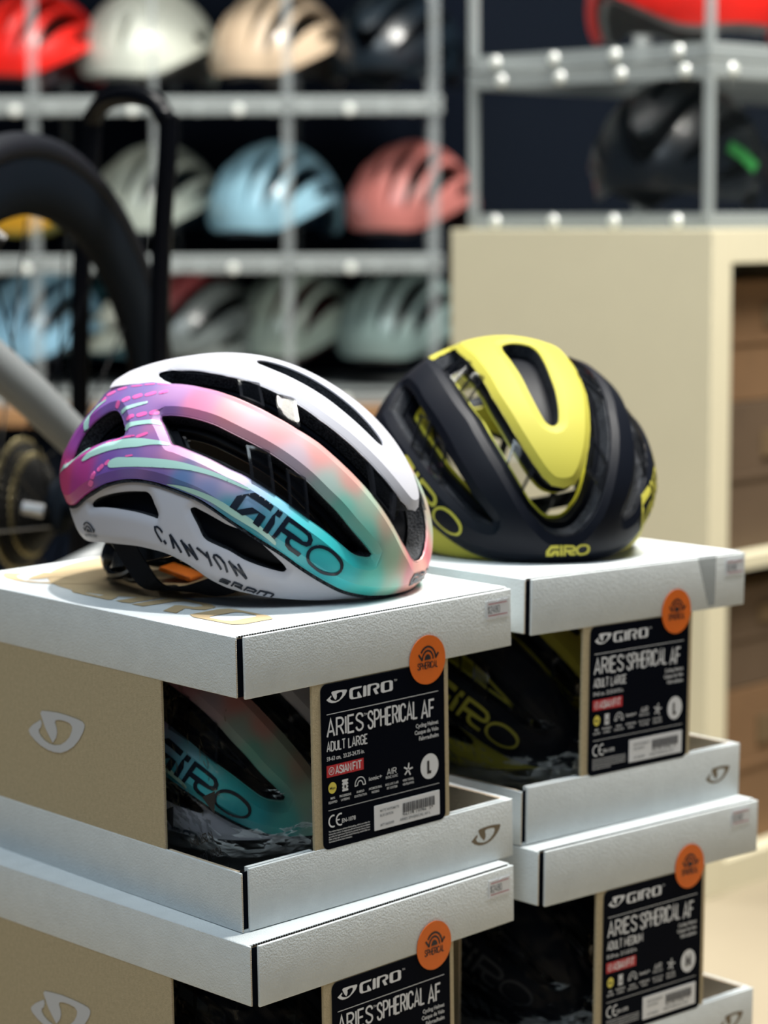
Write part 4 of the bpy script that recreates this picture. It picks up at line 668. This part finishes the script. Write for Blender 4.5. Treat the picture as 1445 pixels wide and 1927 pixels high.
    p = Print(rp); p.poly([mm(EMB_R)], 0, .0001); p.mb.build('emblem', M['brown'], t, label='small brown oval emblem on the tray')
    if emblem_top:
        p = Print(tp); k = .0049
        f = lambda l: [(.022+(z-128.6)*k,   .027+(123.1-x)*k) for x, z in l]
        p.poly([[(x, min(y, BL-.002)) for x, y in [(.130+.103*math.cos(6.28318*i/60), .200+.103*math.sin(6.28318*i/60)) for i in range(60)]]], 1, .0002)
        for g in ([EMB_B], *LOGO.values()): p.poly([f(l) for l in g], 0, .0004)
        p.mb.build('top_print', [M['tan'], M['tan']], t)
    return t
def box_tape(t):
    slab_poly([(.1755, .1795), (.1960, .1795), (.1950, .1440), (.1880, .1440)], rp, .0001, .00025, 'tape', 'acrt', t, 'strip of clear tape over the lid edge')
def box_mw(x, y, yaw, tr, tl, z):
    w0 = math.radians(yaw); r = Vector((math.sin(w0), math.cos(w0), tr)); l = Vector((-math.cos(w0), math.sin(w0), tl)); u = Vector((-tr*r.x-tl*l.x, -tr*r.y-tl*l.y, 1))
    return Matrix(((r.x, l.x, u.x, x), (r.y, l.y, u.y, y), (r.z, l.z, u.z, z), (0, 0, 0, 1)))
# ------------------------------------------------------------------ setting
m = MB(); m.box((-4, -1.5, -.05), (4, 5.2, 0)); o = m.build('floor', M['floor']); o['kind'] = 'structure'
m = MB(); m.box((-4, 4.6, 0), (4, 4.7, 3)); o = m.build('wall_back', M['wall']); o['kind'] = 'structure'
BX = {'A': box_mw(-.084981, 1.37034, 47.519, .0195895, .0051067, .3603+.0004), 'B': box_mw(.0902961, 1.539747, 47.1676, -.019842, 0, .3671+.0004),
      'C': box_mw(-.0774538, 1.349937, 45.189, .0195598, .0065453, .1803), 'D': box_mw(.0995432, 1.525786, 47.527, -.0150058, 0, .1871),
      'E': box_mw(-.080, 1.36, 46.5, 0, 0, 0), 'F': box_mw(.097, 1.53, 47, 0, 0, 0)}
boxA = make_box('white and kraft helmet box directly under the pastel white helmet, front left', BX['A'], 'L', (.2057, .1678), 1, True)
boxC = make_box('white and kraft helmet box below the front left box, cut off by the frame bottom', BX['C'], 'L', (.2045, .1678), 1, False)
boxB = make_box('white and kraft helmet box directly under the black and yellow helmet', BX['B'], 'L', (.2065, .1700), 1, False)
box_tape(boxB)
boxD = make_box('white and kraft helmet box reading ADULT MEDIUM at the lower right', BX['D'], 'M', (.1985, .1703), 1, False)
copy_thing(boxC, BX['E'], 'lowest helmet box of the front left stack, standing on the floor')
copy_thing(boxD, BX['F'], 'lowest helmet box of the right stack, standing on the floor')
# ------------------------------------------------------------------ the two helmets on show
hA = make_helmet('white helmet with pink, purple and teal fade paint on the front left box', helmet_mw(-0.09575,1.55357,0.59596,-0.37628,0.27671), True)
hB = make_helmet('matt black helmet with acid yellow crown on the right box', helmet_mw(0.09049,1.73755,0.59688,-1.30293,0.27132), False)
# ------------------------------------------------------------------ packed helmets and bags
def inbox(k, sc=.97):
    R = BX[k]@Matrix.Translation((.1142, .152, .074))@Matrix.Rotation(math.radians(-90), 4, 'Z')@Matrix.Rotation(math.radians(11), 4, 'Y')@Matrix.Scale(sc, 4)@Matrix.Translation((0, 0, -ZB))
    return R
copy_thing(hA, inbox('A'), 'packed teal helmet inside the front left box, seen through its open corner')
copy_thing(hB, inbox('B'), 'packed black helmet with olive lettering inside the box under the black and yellow helmet')
dk = {'slip_liner': 'mips', 'crown_shell': 'mblack', 'lower_shell': 'mblack', 'side_lettering': 'letter', 'front_lettering': 'letter'}
copy_thing(hB, inbox('C'), 'packed all-black helmet inside the lower front left box', mats=dk)
copy_thing(hB, inbox('D'), 'packed all-black helmet inside the ADULT MEDIUM box', mats=dk)
def bag_mesh():
    g = 44; V = []; Fc = []
    for i in range(g+1):
        for j in range(g*2):
            th = math.pi*i/g; ph_ = math.pi*j/g
            d = Vector((math.sin(th)*math.cos(ph_), math.sin(th)*math.sin(ph_), math.cos(th)))
            p = Vector((abs(d.x)**.6*math.copysign(.1055, d.x), abs(d.y)**.6*math.copysign(.1425, d.y), abs(d.z)**.6*math.copysign(.080, d.z)))
            n = noise.noise(p*28)*.5+abs(noise.noise(p*60+Vector((3, 1, 7))))*.9+abs(noise.noise(p*150))*.3
            p *= 1-.05*max(0, n); V.append(p)
    n = g*2
    for i in range(g):
        for j in range(n): Fc.append((i*n+j, i*n+(j+1) % n, (i+1)*n+(j+1) % n, (i+1)*n+j))
    return mesh('clear_bag', V, Fc, M['film'], smooth=False)
BAG = bag_mesh()
def bagprint():
    p = Print(lambda q, l: (-.1075-l, q[0], q[1]))
    for i, t in enumerate(('HORS DE PORTEE', 'PAS UN JOUET', 'POUR BEBES', 'NE PAS')): p.font(t, .10, -.052+i*.011, -.006, -.07+i*.008, 0, 0)
    for a in ((.112, -.062), (.128, -.02)): p.poly([[(a[0], a[1]), (a[0]+.012, a[1]), (a[0]+.006, a[1]+.014)]], 0, 0)
    return p.mb
for k, lab in (('A', 'clear plastic bag around the teal helmet in the front left box'), ('B', 'clear plastic bag around the packed black helmet with olive lettering'), ('C', 'clear plastic bag in the lower front left box'), ('D', 'clear plastic bag in the ADULT MEDIUM box')):
    o = ob('plastic_bag', BAG); o.matrix_world = BX[k]@Matrix.Translation((.1142, .152, .092)); tag(o, lab, 'bag')
BAGO = {o['label']: o for o in bpy.data.objects if o.name.startswith('plastic_bag')}
def bag_text(owner):
    ca, sa = math.cos(math.radians(205)), math.sin(math.radians(205))
    def pl(q, l): return (-.1068, -.108-(q[0]*ca-q[1]*sa), -.048+(q[0]*sa+q[1]*ca))
    p = Print(pl)
    for i, t in enumerate(('HORS DE LA', 'PORTEE  PAS', 'POUR  JOUET', 'N EST PAS')): p.font(t, -.022+i*.004, .026-i*.011, .0055, .036-i*.004, 0, 0)
    for a in ((-.03, .022), (-.025, -.028), (.02, -.03)): p.poly([[(a[0], a[1]), (a[0]+.014, a[1]), (a[0]+.007, a[1]+.013)]], 0, 0)
    p.mb.build('warning_print', M['bagprint'], owner)
for l_, o in BAGO.items():
    if 'teal' in l_: bag_text(o)
# ------------------------------------------------------------------ cabinet
CB = Matrix.Translation((.367, 2.655, 0))@Matrix.Rotation(math.atan2(.727, .687), 4, 'Z')   # x = along the open front, y = back along the side
t = thing('cube_cabinet', 'cream cube cabinet under the clear crates at the right', 'cabinet', CB)
CH_ = .768
m = MB(); m.box((0, 0, .0), (.038, .39, CH_), bev=.001); m.build('side_board', M['cream'], t)
m = MB(); m.box((.038, 0, CH_-.038), (1.0, .39, CH_), bev=.001); m.build('top_board', M['cream'], t)
m = MB(); m.box((.038, 0, .0), (1.0, .39, .038)); m.build('bottom_board', M['cream'], t)
m = MB(); m.box((.038, .004, .3765), (1.0, .386, .3925)); m.build('shelf', M['cream'], t)
for x in (.376, .73): m = MB(); m.box((x, .004, .038), (x+.016, .386, CH_-.038)); m.build('divider', M['cream'], t)
m = MB(); m.box((.962+.0005, 0, .038), (1.0, .39, CH_-.038)); m.build('side_board', M['cream'], t)
k = 0
for z0, hs in ((.3925, ((.175, 'carton2'), (.14, 'carton'))), (.038, ((.19, 'carton'), (.12, 'carton2')))):
    for x0 in (.044, .398):
        z = z0+.0005
        for h, mt in hs:
            m = MB(); m.box((x0, .03, z), (x0+.31, .36, z+h), bev=.002); m.box((x0+.001, .028, z+h*.48), (x0+.309, .031, z+h*.52)); m.box((x0+.10, .0275, z+h*.62), (x0+.20, .0302, z+h*.80), 1)
            o = m.build('carton', [M[mt], M['cardin']]); o.matrix_world = CB
            tag(o, ('%s brown carton in the %s cube, %s of the cabinet front' % ('lower' if h > .15 else 'upper', 'top' if z0 > .3 else 'bottom', 'nearest column' if x0 < .1 else 'second column')), 'carton'); z += h+.0006; k += 1
# ------------------------------------------------------------------ low resolution helmets for the shelves
def low(loops, kt, kb, nm, mt, st=4.5, h=None): return layer([densify(np.asarray(l)[::2] if len(l) > 40 else l, 4) for l in loops], kt, kb, st, nm, mt, h)
LR = dict(outer=low([bot, phole, v2, v2m, rw, rwm], 1, .90, 'outer_shell', M['white']), crown=low([cr_out, slit], 1, .90, 'crown_shell', M['white']),
          lower=low([lowb, lowtop, lv1, lv1*[1, -1], lv2, lv2*[1, -1]], .955, .87, 'lower_shell', M['white']), inner=low([offset(bot, -6), offset(vent1, 2.5), offset(v2, 3), offset(v2m, 3)], .86, .80, 'inner_liner', M['liner']))
def slot(u0, v0, u1, v1, w0):
    a = np.array([u0, v0], float); b = np.array([u1, v1], float); d = (b-a)/np.hypot(*(b-a)); n = np.array([-d[1], d[0]])
    c = (a+b)/2+n*0; return smooth_loop(np.array([a, a+(b-a)*.2+n*w0*.75, a+(b-a)*.6+n*w0, b-(b-a)*.04+n*w0*.5, b, b-(b-a)*.04-n*w0*.5, a+(b-a)*.6-n*w0, a+(b-a)*.2-n*w0*.75]), 3)
S1 = []
for s in (1, -1): S1 += [slot(88, s*9, -25, s*13, 5.6), slot(85, s*27, -12, s*36, 6.8), slot(74, s*46, -18, s*58, 7.6), slot(34, s*71, -42, s*70, 4.5)]
S1 += [slot(-50, 10, -78, 14, 4), slot(-50, -10, -78, -14, 4)]
rimloop = smooth_loop(sym([(x*1.03, y*1.07) for x, y in BOT]), 4)
LR['ribbed'] = low([rimloop]+S1, 1, .90, 'ribbed_shell', M['white']); LR['ribin'] = low([offset(rimloop, -5)]+[offset(s_, 1.5) for s_ in S1], .86, .80, 'inner_liner', M['liner'])
S2 = [slot(88, 10, 60, 12, 3), slot(88, -10, 60, -12, 3), slot(30, 70, -5, 76, 5), slot(30, -70, -5, -76, 5), slot(-50, 18, -75, 20, 4), slot(-50, -18, -75, -20, 4)]
LR['aero'] = low([rimloop]+S2, 1, .90, 'smooth_shell', M['white']); 
_mc = {}
def pcol(c, rough=.35):
    if c not in _mc: _mc[c] = mat('shell_%d' % len(_mc), srgb(*c), rough, coat=.25)
    return _mc[c]
def shelf_helmet(kind, loc, yaw, sc, label, c1_, c2_=None, c3_=None, group=None):
    mw = Matrix.Translation(loc)@Matrix.Rotation(math.radians(yaw), 4, 'Z')@Matrix.Diagonal((sc, sc*.97, sc*1.14, 1))
    t = thing('shelf_helmet', label, 'helmet', mw, group)
    def p(nm, me, c):
        o = ob(nm, me, t)
        if c is not None: o.material_slots[0].link = 'OBJECT'; o.material_slots[0].material = pcol(c)
    if kind == 'two':
        p('outer_shell', LR['outer'], c1_); p('crown_shell', LR['crown'], c2_ or c1_); p('lower_shell', LR['lower'], c3_ or c1_); p('inner_liner', LR['inner'], None)
    elif kind == 'ribbed': p('ribbed_shell', LR['ribbed'], c1_); p('inner_liner', LR['ribin'], c2_ or (10, 14, 20))
    else: p('smooth_shell', LR['aero'], c1_); p('inner_liner', LR['ribin'], (120, 120, 118))
    return t
YS = 3.72
def zrow(py): return sight(722, py, YS-.12).z
Z1, Z2, Z3 = .955, .722, .528
hp = lambda px, z, dy=0: (sight(px, 400, YS+dy).x, YS+dy, z+.006)
shelf_helmet('ribbed', hp(78, Z1), -116, .97, 'bright red helmet at the far left of the top shelf', (225, 30, 22), (90, 14, 10))
shelf_helmet('aero', hp(290, Z1, .05), -112, 1.02, 'large smooth pale grey helmet on the top shelf', (206, 210, 198))
shelf_helmet('ribbed', hp(530, Z1), -116, .97, 'beige ribbed helmet on the top shelf', (205, 182, 155), (60, 55, 50))
shelf_helmet('two', hp(752, Z1), -116, .97, 'dark helmet with bright glints at the right end of the top shelf', (16, 26, 34), (22, 34, 44))
shelf_helmet('ribbed', hp(75, Z2), -116, .97, 'amber and yellow helmet behind the bicycle tyre on the middle shelf', (190, 140, 30), (180, 170, 60))
shelf_helmet('ribbed', hp(300, Z2, .05), -116, .97, 'silver ribbed helmet framed by the black hoop on the middle shelf', (168, 176, 166), (14, 36, 48))
shelf_helmet('ribbed', hp(522, Z2), -116, .97, 'light blue ribbed helmet on the middle shelf', (140, 182, 200), (20, 42, 58))
shelf_helmet('ribbed', hp(780, Z2, .0), -116, .97, 'salmon pink ribbed helmet at the right end of the middle shelf', (178, 108, 102), (50, 30, 34))
shelf_helmet('ribbed', hp(78, Z3), -116, .97, 'pale blue ribbed helmet at the far left of the lowest shelf', (135, 180, 205), (25, 60, 85))
shelf_helmet('two', hp(222, Z3, .10), -116, .97, 'white and teal helmet behind the hoop leg on the lowest shelf', (205, 212, 198), (30, 70, 80), (60, 110, 120))
shelf_helmet('two', hp(372, Z3, .0), -116, .97, 'black, grey and dark red helmet on the lowest shelf', (96, 104, 104), (130, 56, 60), (120, 128, 126))
shelf_helmet('ribbed', hp(560, Z3, .06), -116, .97, 'grey-green ribbed helmet with a red rim on the lowest shelf', (150, 165, 156), (70, 30, 34))
shelf_helmet('ribbed', hp(760, Z3), -116, .97, 'grey teal ribbed helmet with a white glint at the right end of the lowest shelf', (118, 138, 136), (16, 24, 30))
# ------------------------------------------------------------------ clear stacked crates
def crate(name_label, mw, wd, dp, ht_, cat='crate', nclip=4):
    t = thing('display_crate', name_label, cat, mw)
    r = .011
    for z in (0, ht_-.020):
        m = MB()
        m.box((0, 0, z), (wd, .012, z+.018), bev=.002); m.box((0, dp-.012, z), (wd, dp, z+.018), bev=.002)
        m.box((0, .012, z), (.012, dp-.012, z+.018)); m.box((wd-.012, .012, z), (wd, dp-.012, z+.018))
        m.build('rim_frame', M['acrw'], t)
    for x in (.0, wd-r):
        for y in (0, dp-r): m = MB(); m.box((x, y, .018), (x+r, y+r, ht_-.02), bev=.002); m.build('post', M['acrw'], t)
    m = MB(); m.box((.012, .002, .018), (wd-.012, .0035, ht_-.02)); m.build('door', M['acr'], t)
    for x_ in (.002, wd-.0035): m = MB(); m.box((x_, .012, .018), (x_+.0015, dp-.012, ht_-.02)); m.build('side_wall', M['acr'], t)
    m = MB(); m.box((.012, .012, .001), (wd-.012, dp-.012, .003)); m.build('base_sheet', M['acrw'], t)
    for i in range(nclip):
        x = wd*(i+.5)/nclip
        m = MB(); m.lathe([(.0005, -.004), (.006, -.003), (.008, 0), (.006, .003), (.0005, .004)], 12, 'y', (x, -.0005, ht_-.010)); m.build('clip', M['clip'], t, smooth=True)
    return t
rk = thing('display_rack', 'clear plastic rack of three helmet rows along the back', 'rack', Matrix.Translation((0, YS-.17, .525)))
xs = [sight(p, 400, YS-.17).x for p in (-190, 66, 292, 542, 818)]
zl = [0, .197, .430, .668]
for i, z in enumerate(zl):
    for dz in ((.0, .014) if 0 < i < 3 else (.0,)):
        m = MB(); m.box((xs[0], 0, z-.020+dz), (xs[-1]+.012, .010, z-.008+dz), bev=.002); m.build('rail', M['acrw'], rk)
    m = MB(); m.box((xs[0], .010, z-.003), (xs[-1]+.012, .38, z), bev=.001); m.build('shelf', M['acrw'], rk)
    for j in range(15):
        x = xs[0]+(xs[-1]-xs[0])*(j+.5)/15+rng.uniform(-.012, .012); m = MB(); m.lathe([(.0005, -.004), (.006, -.003), (.008, 0), (.006, .003), (.0005, .004)], 12, 'y', (x, -.001, z-.014)); m.build('clip', M['acrw' if j % 3 else 'clip'], rk, smooth=True)
for i, x in enumerate(xs):
    m = MB(); w2 = .005 if i == 2 else .0075; m.box((x-w2, 0, -.02), (x+w2, .012, .70), bev=.002); m.build('post', M['acrp'], rk)
    m = MB(); m.box((x-.006, .368, -.02), (x+.006, .38, .70), bev=.002); m.build('post', M['acrp'], rk)
tb = thing('low_table', 'low table with a wooden edge under the clear rack', 'table', loc=(-.35, 3.7, 0))
m = MB(); m.box((-.75, -.2, .478), (.44, .25, .5035), bev=.002); m.build('table_top', M['wood'], tb)
m = MB(); m.box((-.74, -.16, 0), (.42, .24, .4775)); m.build('shade_block', M['dark'], tb)  # dark block added to stand for the shadowed void under the table
m = MB(); m.box((-1.45, 3.98, 0), (1.9, 4.02, 1.9)); o = m.build('backdrop_panel', M['dark']); tag(o, 'dark panel behind the shelves', 'panel')
# crates standing on the cabinet (frame follows the cabinet)
CX = CB@Matrix.Translation((.012, .010, CH_))@Matrix.Rotation(math.radians(90), 4, 'Z')@Matrix.Translation((0, -.34, 0))
CA = CB@Matrix.Translation((.010, .012, CH_+.0005))
cr1 = crate('clear crate on the cabinet holding a dark helmet, nearest', CA, .34, .36, .188, nclip=4)
cr2 = crate('clear crate on the cabinet at the right frame edge', CA@Matrix.Translation((.345, 0, 0)), .34, .36, .188)
cr3 = crate('upper clear crate over the cabinet holding the bright red helmet', CA@Matrix.Translation((0, 0, .189)), .34, .36, .21)
cr4 = crate('upper clear crate over the cabinet at the right frame edge', CA@Matrix.Translation((.345, 0, .189)), .34, .36, .21)
for c_, n_ in ((cr1, 0), (cr2, 0), (cr3, 0), (cr4, 0)):
    for i in range(4):
        m = MB(); m.lathe([(.0005, -.004), (.006, -.003), (.008, 0), (.006, .003), (.0005, .004)], 12, 'x', (-.0005, .36*(i+.5)/4, .009)); m.build('clip', M['clip'], c_, smooth=True)
        m = MB(); m.lathe([(.0005, -.004), (.006, -.003), (.008, 0), (.006, .003), (.0005, .004)], 12, 'x', (-.0005, .36*(i+.4)/4, .176)); m.build('clip', M['clip'], c_, smooth=True)
def onc(x, y, z): return CA@Vector((x, y, z))
shelf_helmet('two', onc(.16, .16, .004), -118, 1.0, 'near-black helmet with a green mark in the crate nearest on the cabinet', (12, 20, 28), (18, 28, 36))
shelf_helmet('two', onc(.52, .16, .004), -110, 1.0, 'near-black helmet in the clear crate at the right frame edge', (14, 18, 26), (26, 24, 30))
shelf_helmet('aero', onc(.18, .17, .193), -70, 1.12, 'bright red helmet in the upper crate over the cabinet', (215, 28, 16))
shelf_helmet('two', onc(.52, .16, .193), -110, 1.0, 'red and black helmet in the upper crate at the right frame edge', (190, 30, 24), (20, 16, 20))
for lab_, q in (('green strip on the near-black helmet in the nearest crate', ((.115, .055, .095), (.135, .050, .085), (.155, .046, .070))), ('green strip seen through the crate at the right frame edge', ((.37, .03, .105), (.375, .035, .09), (.385, .04, .075)))):
    m = MB(); m.ribbon(smooth3([onc(*a) for a in q]), (0, 0, 1), .013, .002); o = m.build('green_strip', M['greenm']); tag(o, lab_, 'strip')
# pillar crates edge between the two shelf units
# ------------------------------------------------------------------ bicycle
HB = sight(61, 950, 2.17); ax = math.radians(17.6)
WM = Matrix(((math.sin(ax), -math.cos(ax), 0, HB.x), (math.cos(ax), math.sin(ax), 0, HB.y), (0, 0, 1, HB.z), (0, 0, 0, 1)))   # x in the wheel plane, y the axle, z up
bk = thing('road_bicycle', 'dark bicycle with a deep black rear wheel and grey frame, at the left edge', 'bicycle', WM@Matrix.Translation((0, 0, -.345)))
up_ = Matrix.Translation((0, 0, .345))
def bpart(m, name, mt, smooth=True, par=None, label=None):
    o = m.build(name, mt, par or bk, smooth=smooth, label=label)
    if par is None: o.location = (0, 0, .345)
    return o
def ring(rad_, prof, n=96):
    m = MB(); b = 0; k = len(prof)
    for i in range(n):
        t_ = 2*math.pi*i/n
        for r, y in prof: m.v.append(((rad_+r)*math.cos(t_), y, (rad_+r)*math.sin(t_)))
    for i in range(n):
        for j in range(k): m.f.append((i*k+j, i*k+(j+1) % k, ((i+1) % n)*k+(j+1) % k, ((i+1) % n)*k+j)); m.m.append(0)
    return m
R0 = .340
wh = bpart(ring(R0-.014, [(.014*math.cos(a*math.pi/6), .0145*math.sin(a*math.pi/6)) for a in range(12)]), 'tyre', M['tyre'])
rm = bpart(ring(R0-.075, [(.052, -.011), (.055, 0), (.052, .011), (.03, .0145), (.01, .012), (0, .004), (0, -.004), (.01, -.012), (.03, -.0145)]), 'rim', M['rim'])
for i in range(20):
    a = 2*math.pi*i/20; s = 1 if i % 2 else -1
    m = MB(); m.tube([(.262*math.cos(a), 0, .262*math.sin(a)), (.022*math.cos(a+.9), s*.028, .022*math.sin(a+.9))], .0011, 5); bpart(m, 'spoke', M['steel'] if i % 5 == 0 else M['hoop'])
m = MB(); m.lathe([(.006, -.065), (.012, -.06), (.012, -.036), (.026, -.032), (.026, -.026), (.013, -.02), (.013, .02), (.026, .026), (.026, .032), (.012, .036), (.012, .06), (.006, .065)], 24, 'y'); bpart(m, 'hub', M['rim'])
for i in range(9):
    r = .024+.0046*i; y = -.020+.0038*i; m = MB(); n = 40
    V = []; 
    for j in range(n*2): a = math.pi*j/n; rr = r+(.0022 if j % 2 else 0); V.append((rr*math.cos(a), y, rr*math.sin(a)))
    V2 = [(p[0], y+.0016, p[2]) for p in V]; m.add(V+V2, [tuple(range(2*n)), tuple(range(2*n, 4*n))[::-1]]+[(j, (j+1) % (2*n), 2*n+(j+1) % (2*n), 2*n+j) for j in range(2*n)]); bpart(m, 'sprocket', M['gold' if i in (5, 8) else 'cog'], False)
m = MB(); m.box((.0, -.075, -.075), (.022, -.052, -.02), bev=.004); m.box((.004, -.072, -.150), (.022, -.058, -.07), bev=.004); bpart(m, 'derailleur', M['rim'])
for z in (-.085, -.140): m = MB(); m.lathe([(.002, -.062), (.014, -.062), (.014, -.056), (.002, -.056)], 16, 'y', (.012, 0, z)); bpart(m, 'jockey_wheel', M['steel'])
m = MB(); m.tube(smooth3([(.052, -.045, .0), (.20, -.048, -.045), (.36, -.048, -.055)]), .003, 6); m.tube(smooth3([(.02, -.06, -.15), (.2, -.05, -.12), (.36, -.05, -.10)]), .003, 6); bpart(m, 'chain', M['steel'])
inv = (bk.matrix_world@up_).inverted()
def wl(px, py, Y): return inv@sight(px, py, Y)
m = MB(); m.tube([wl(-120, 590, 1.95), wl(60, 745, 1.99), wl(175, 860, 2.03)], [.019, .018, .016], 16); m.tube([wl(175, 860, 2.03), wl(230, 960, 2.05)], [.018, .012], 12); bpart(m, 'frame_tube', M['framegrey'])
m = MB(); m.tube(smooth3([wl(232, 985, 2.04), wl(205, 1035, 2.0), wl(165, 1060, 1.97), wl(60, 1110, 1.95)]), .012, 12); bpart(m, 'chain_stay', M['framegrey'])
m = MB(); m.tube([wl(42, 955, 2.08), wl(82, 962, 2.08)], .006, 8); bpart(m, 'axle_lever', M['steel'])
m = MB(); m.tube([wl(-30, 430, 2.03), wl(4, 458, 2.03)], .008, 8); bpart(m, 'brake_pad', M['hoop'])
# lettering on the rim and tyre: worn marks
def rimmark(r, a0, a1, w0, mt, name):
    m = MB(); n = 6; V = []
    for i in range(n+1):
        a = math.radians(a0+(a1-a0)*i/n); V += [((r-w0)*math.cos(a), .0158, (r-w0)*math.sin(a)), ((r+w0)*math.cos(a), .0158, (r+w0)*math.sin(a))]
    m.add(V, [(2*i, 2*i+2, 2*i+3, 2*i+1) for i in range(n)]); bpart(m, name, mt, False)
for i in range(5): rimmark(.297, 88+i*5, 88+i*5+2.2, .012, M['letter'], 'rim_mark')
rimmark(.3265, 92, 99, .0025, M['lwhite'], 'tyre_mark'); rimmark(.3265, 101, 108, .004, M['red'], 'tyre_mark')
# plinth under the wheel, hoop stand
m = MB(); m.box((-.10, -.04, 0), (.10, .04, HB.z-.3405), bev=.004); o = m.build('display_plinth', M['dark']); o.matrix_world = Matrix.Translation((HB.x, HB.y, 0))@Matrix.Rotation(math.pi/2-ax, 4, 'Z'); tag(o, 'dark plinth under the bicycle wheel', 'plinth')
hs = thing('hoop_stand', 'black tubular hoop stand rising over the bicycle wheel', 'stand', loc=(sight(240, 690, 2.35).x, 2.35, 0))
O_ = hs.location
YL, YR = 2.42, 2.28
A0 = sight(150, 700, YL); A1 = sight(172, 262, YL); B1 = sight(316, 262, YR); B0 = sight(300, 690, YR)
top = [sight(px, py, YL+(YR-YL)*(px-172)/140) for px, py in ((176, 222), (197, 192), (242, 180), (288, 190), (310, 222))]
bot0 = Vector((A0.x-.003, YL, .0)); bot1 = Vector((B0.x-.002, YR, .0))
P = smooth3([bot0, A0, A1]+top+[B1, B0, bot1], 8)
m = MB(); m.tube([p-O_ for p in P], .0098, 14); m.build('hoop', M['hoop'], hs, smooth=True)
for b_ in (bot0, bot1): m = MB(); m.lathe([(.002, 0), (.03, 0), (.03, .005), (.012, .009), (.002, .009)], 20, 'z', (b_.x-O_.x, b_.y-O_.y, 0)); m.build('foot', M['hoop'], hs, smooth=True)
for me in list(bpy.data.meshes):
    if me.users == 0: bpy.data.meshes.remove(me)
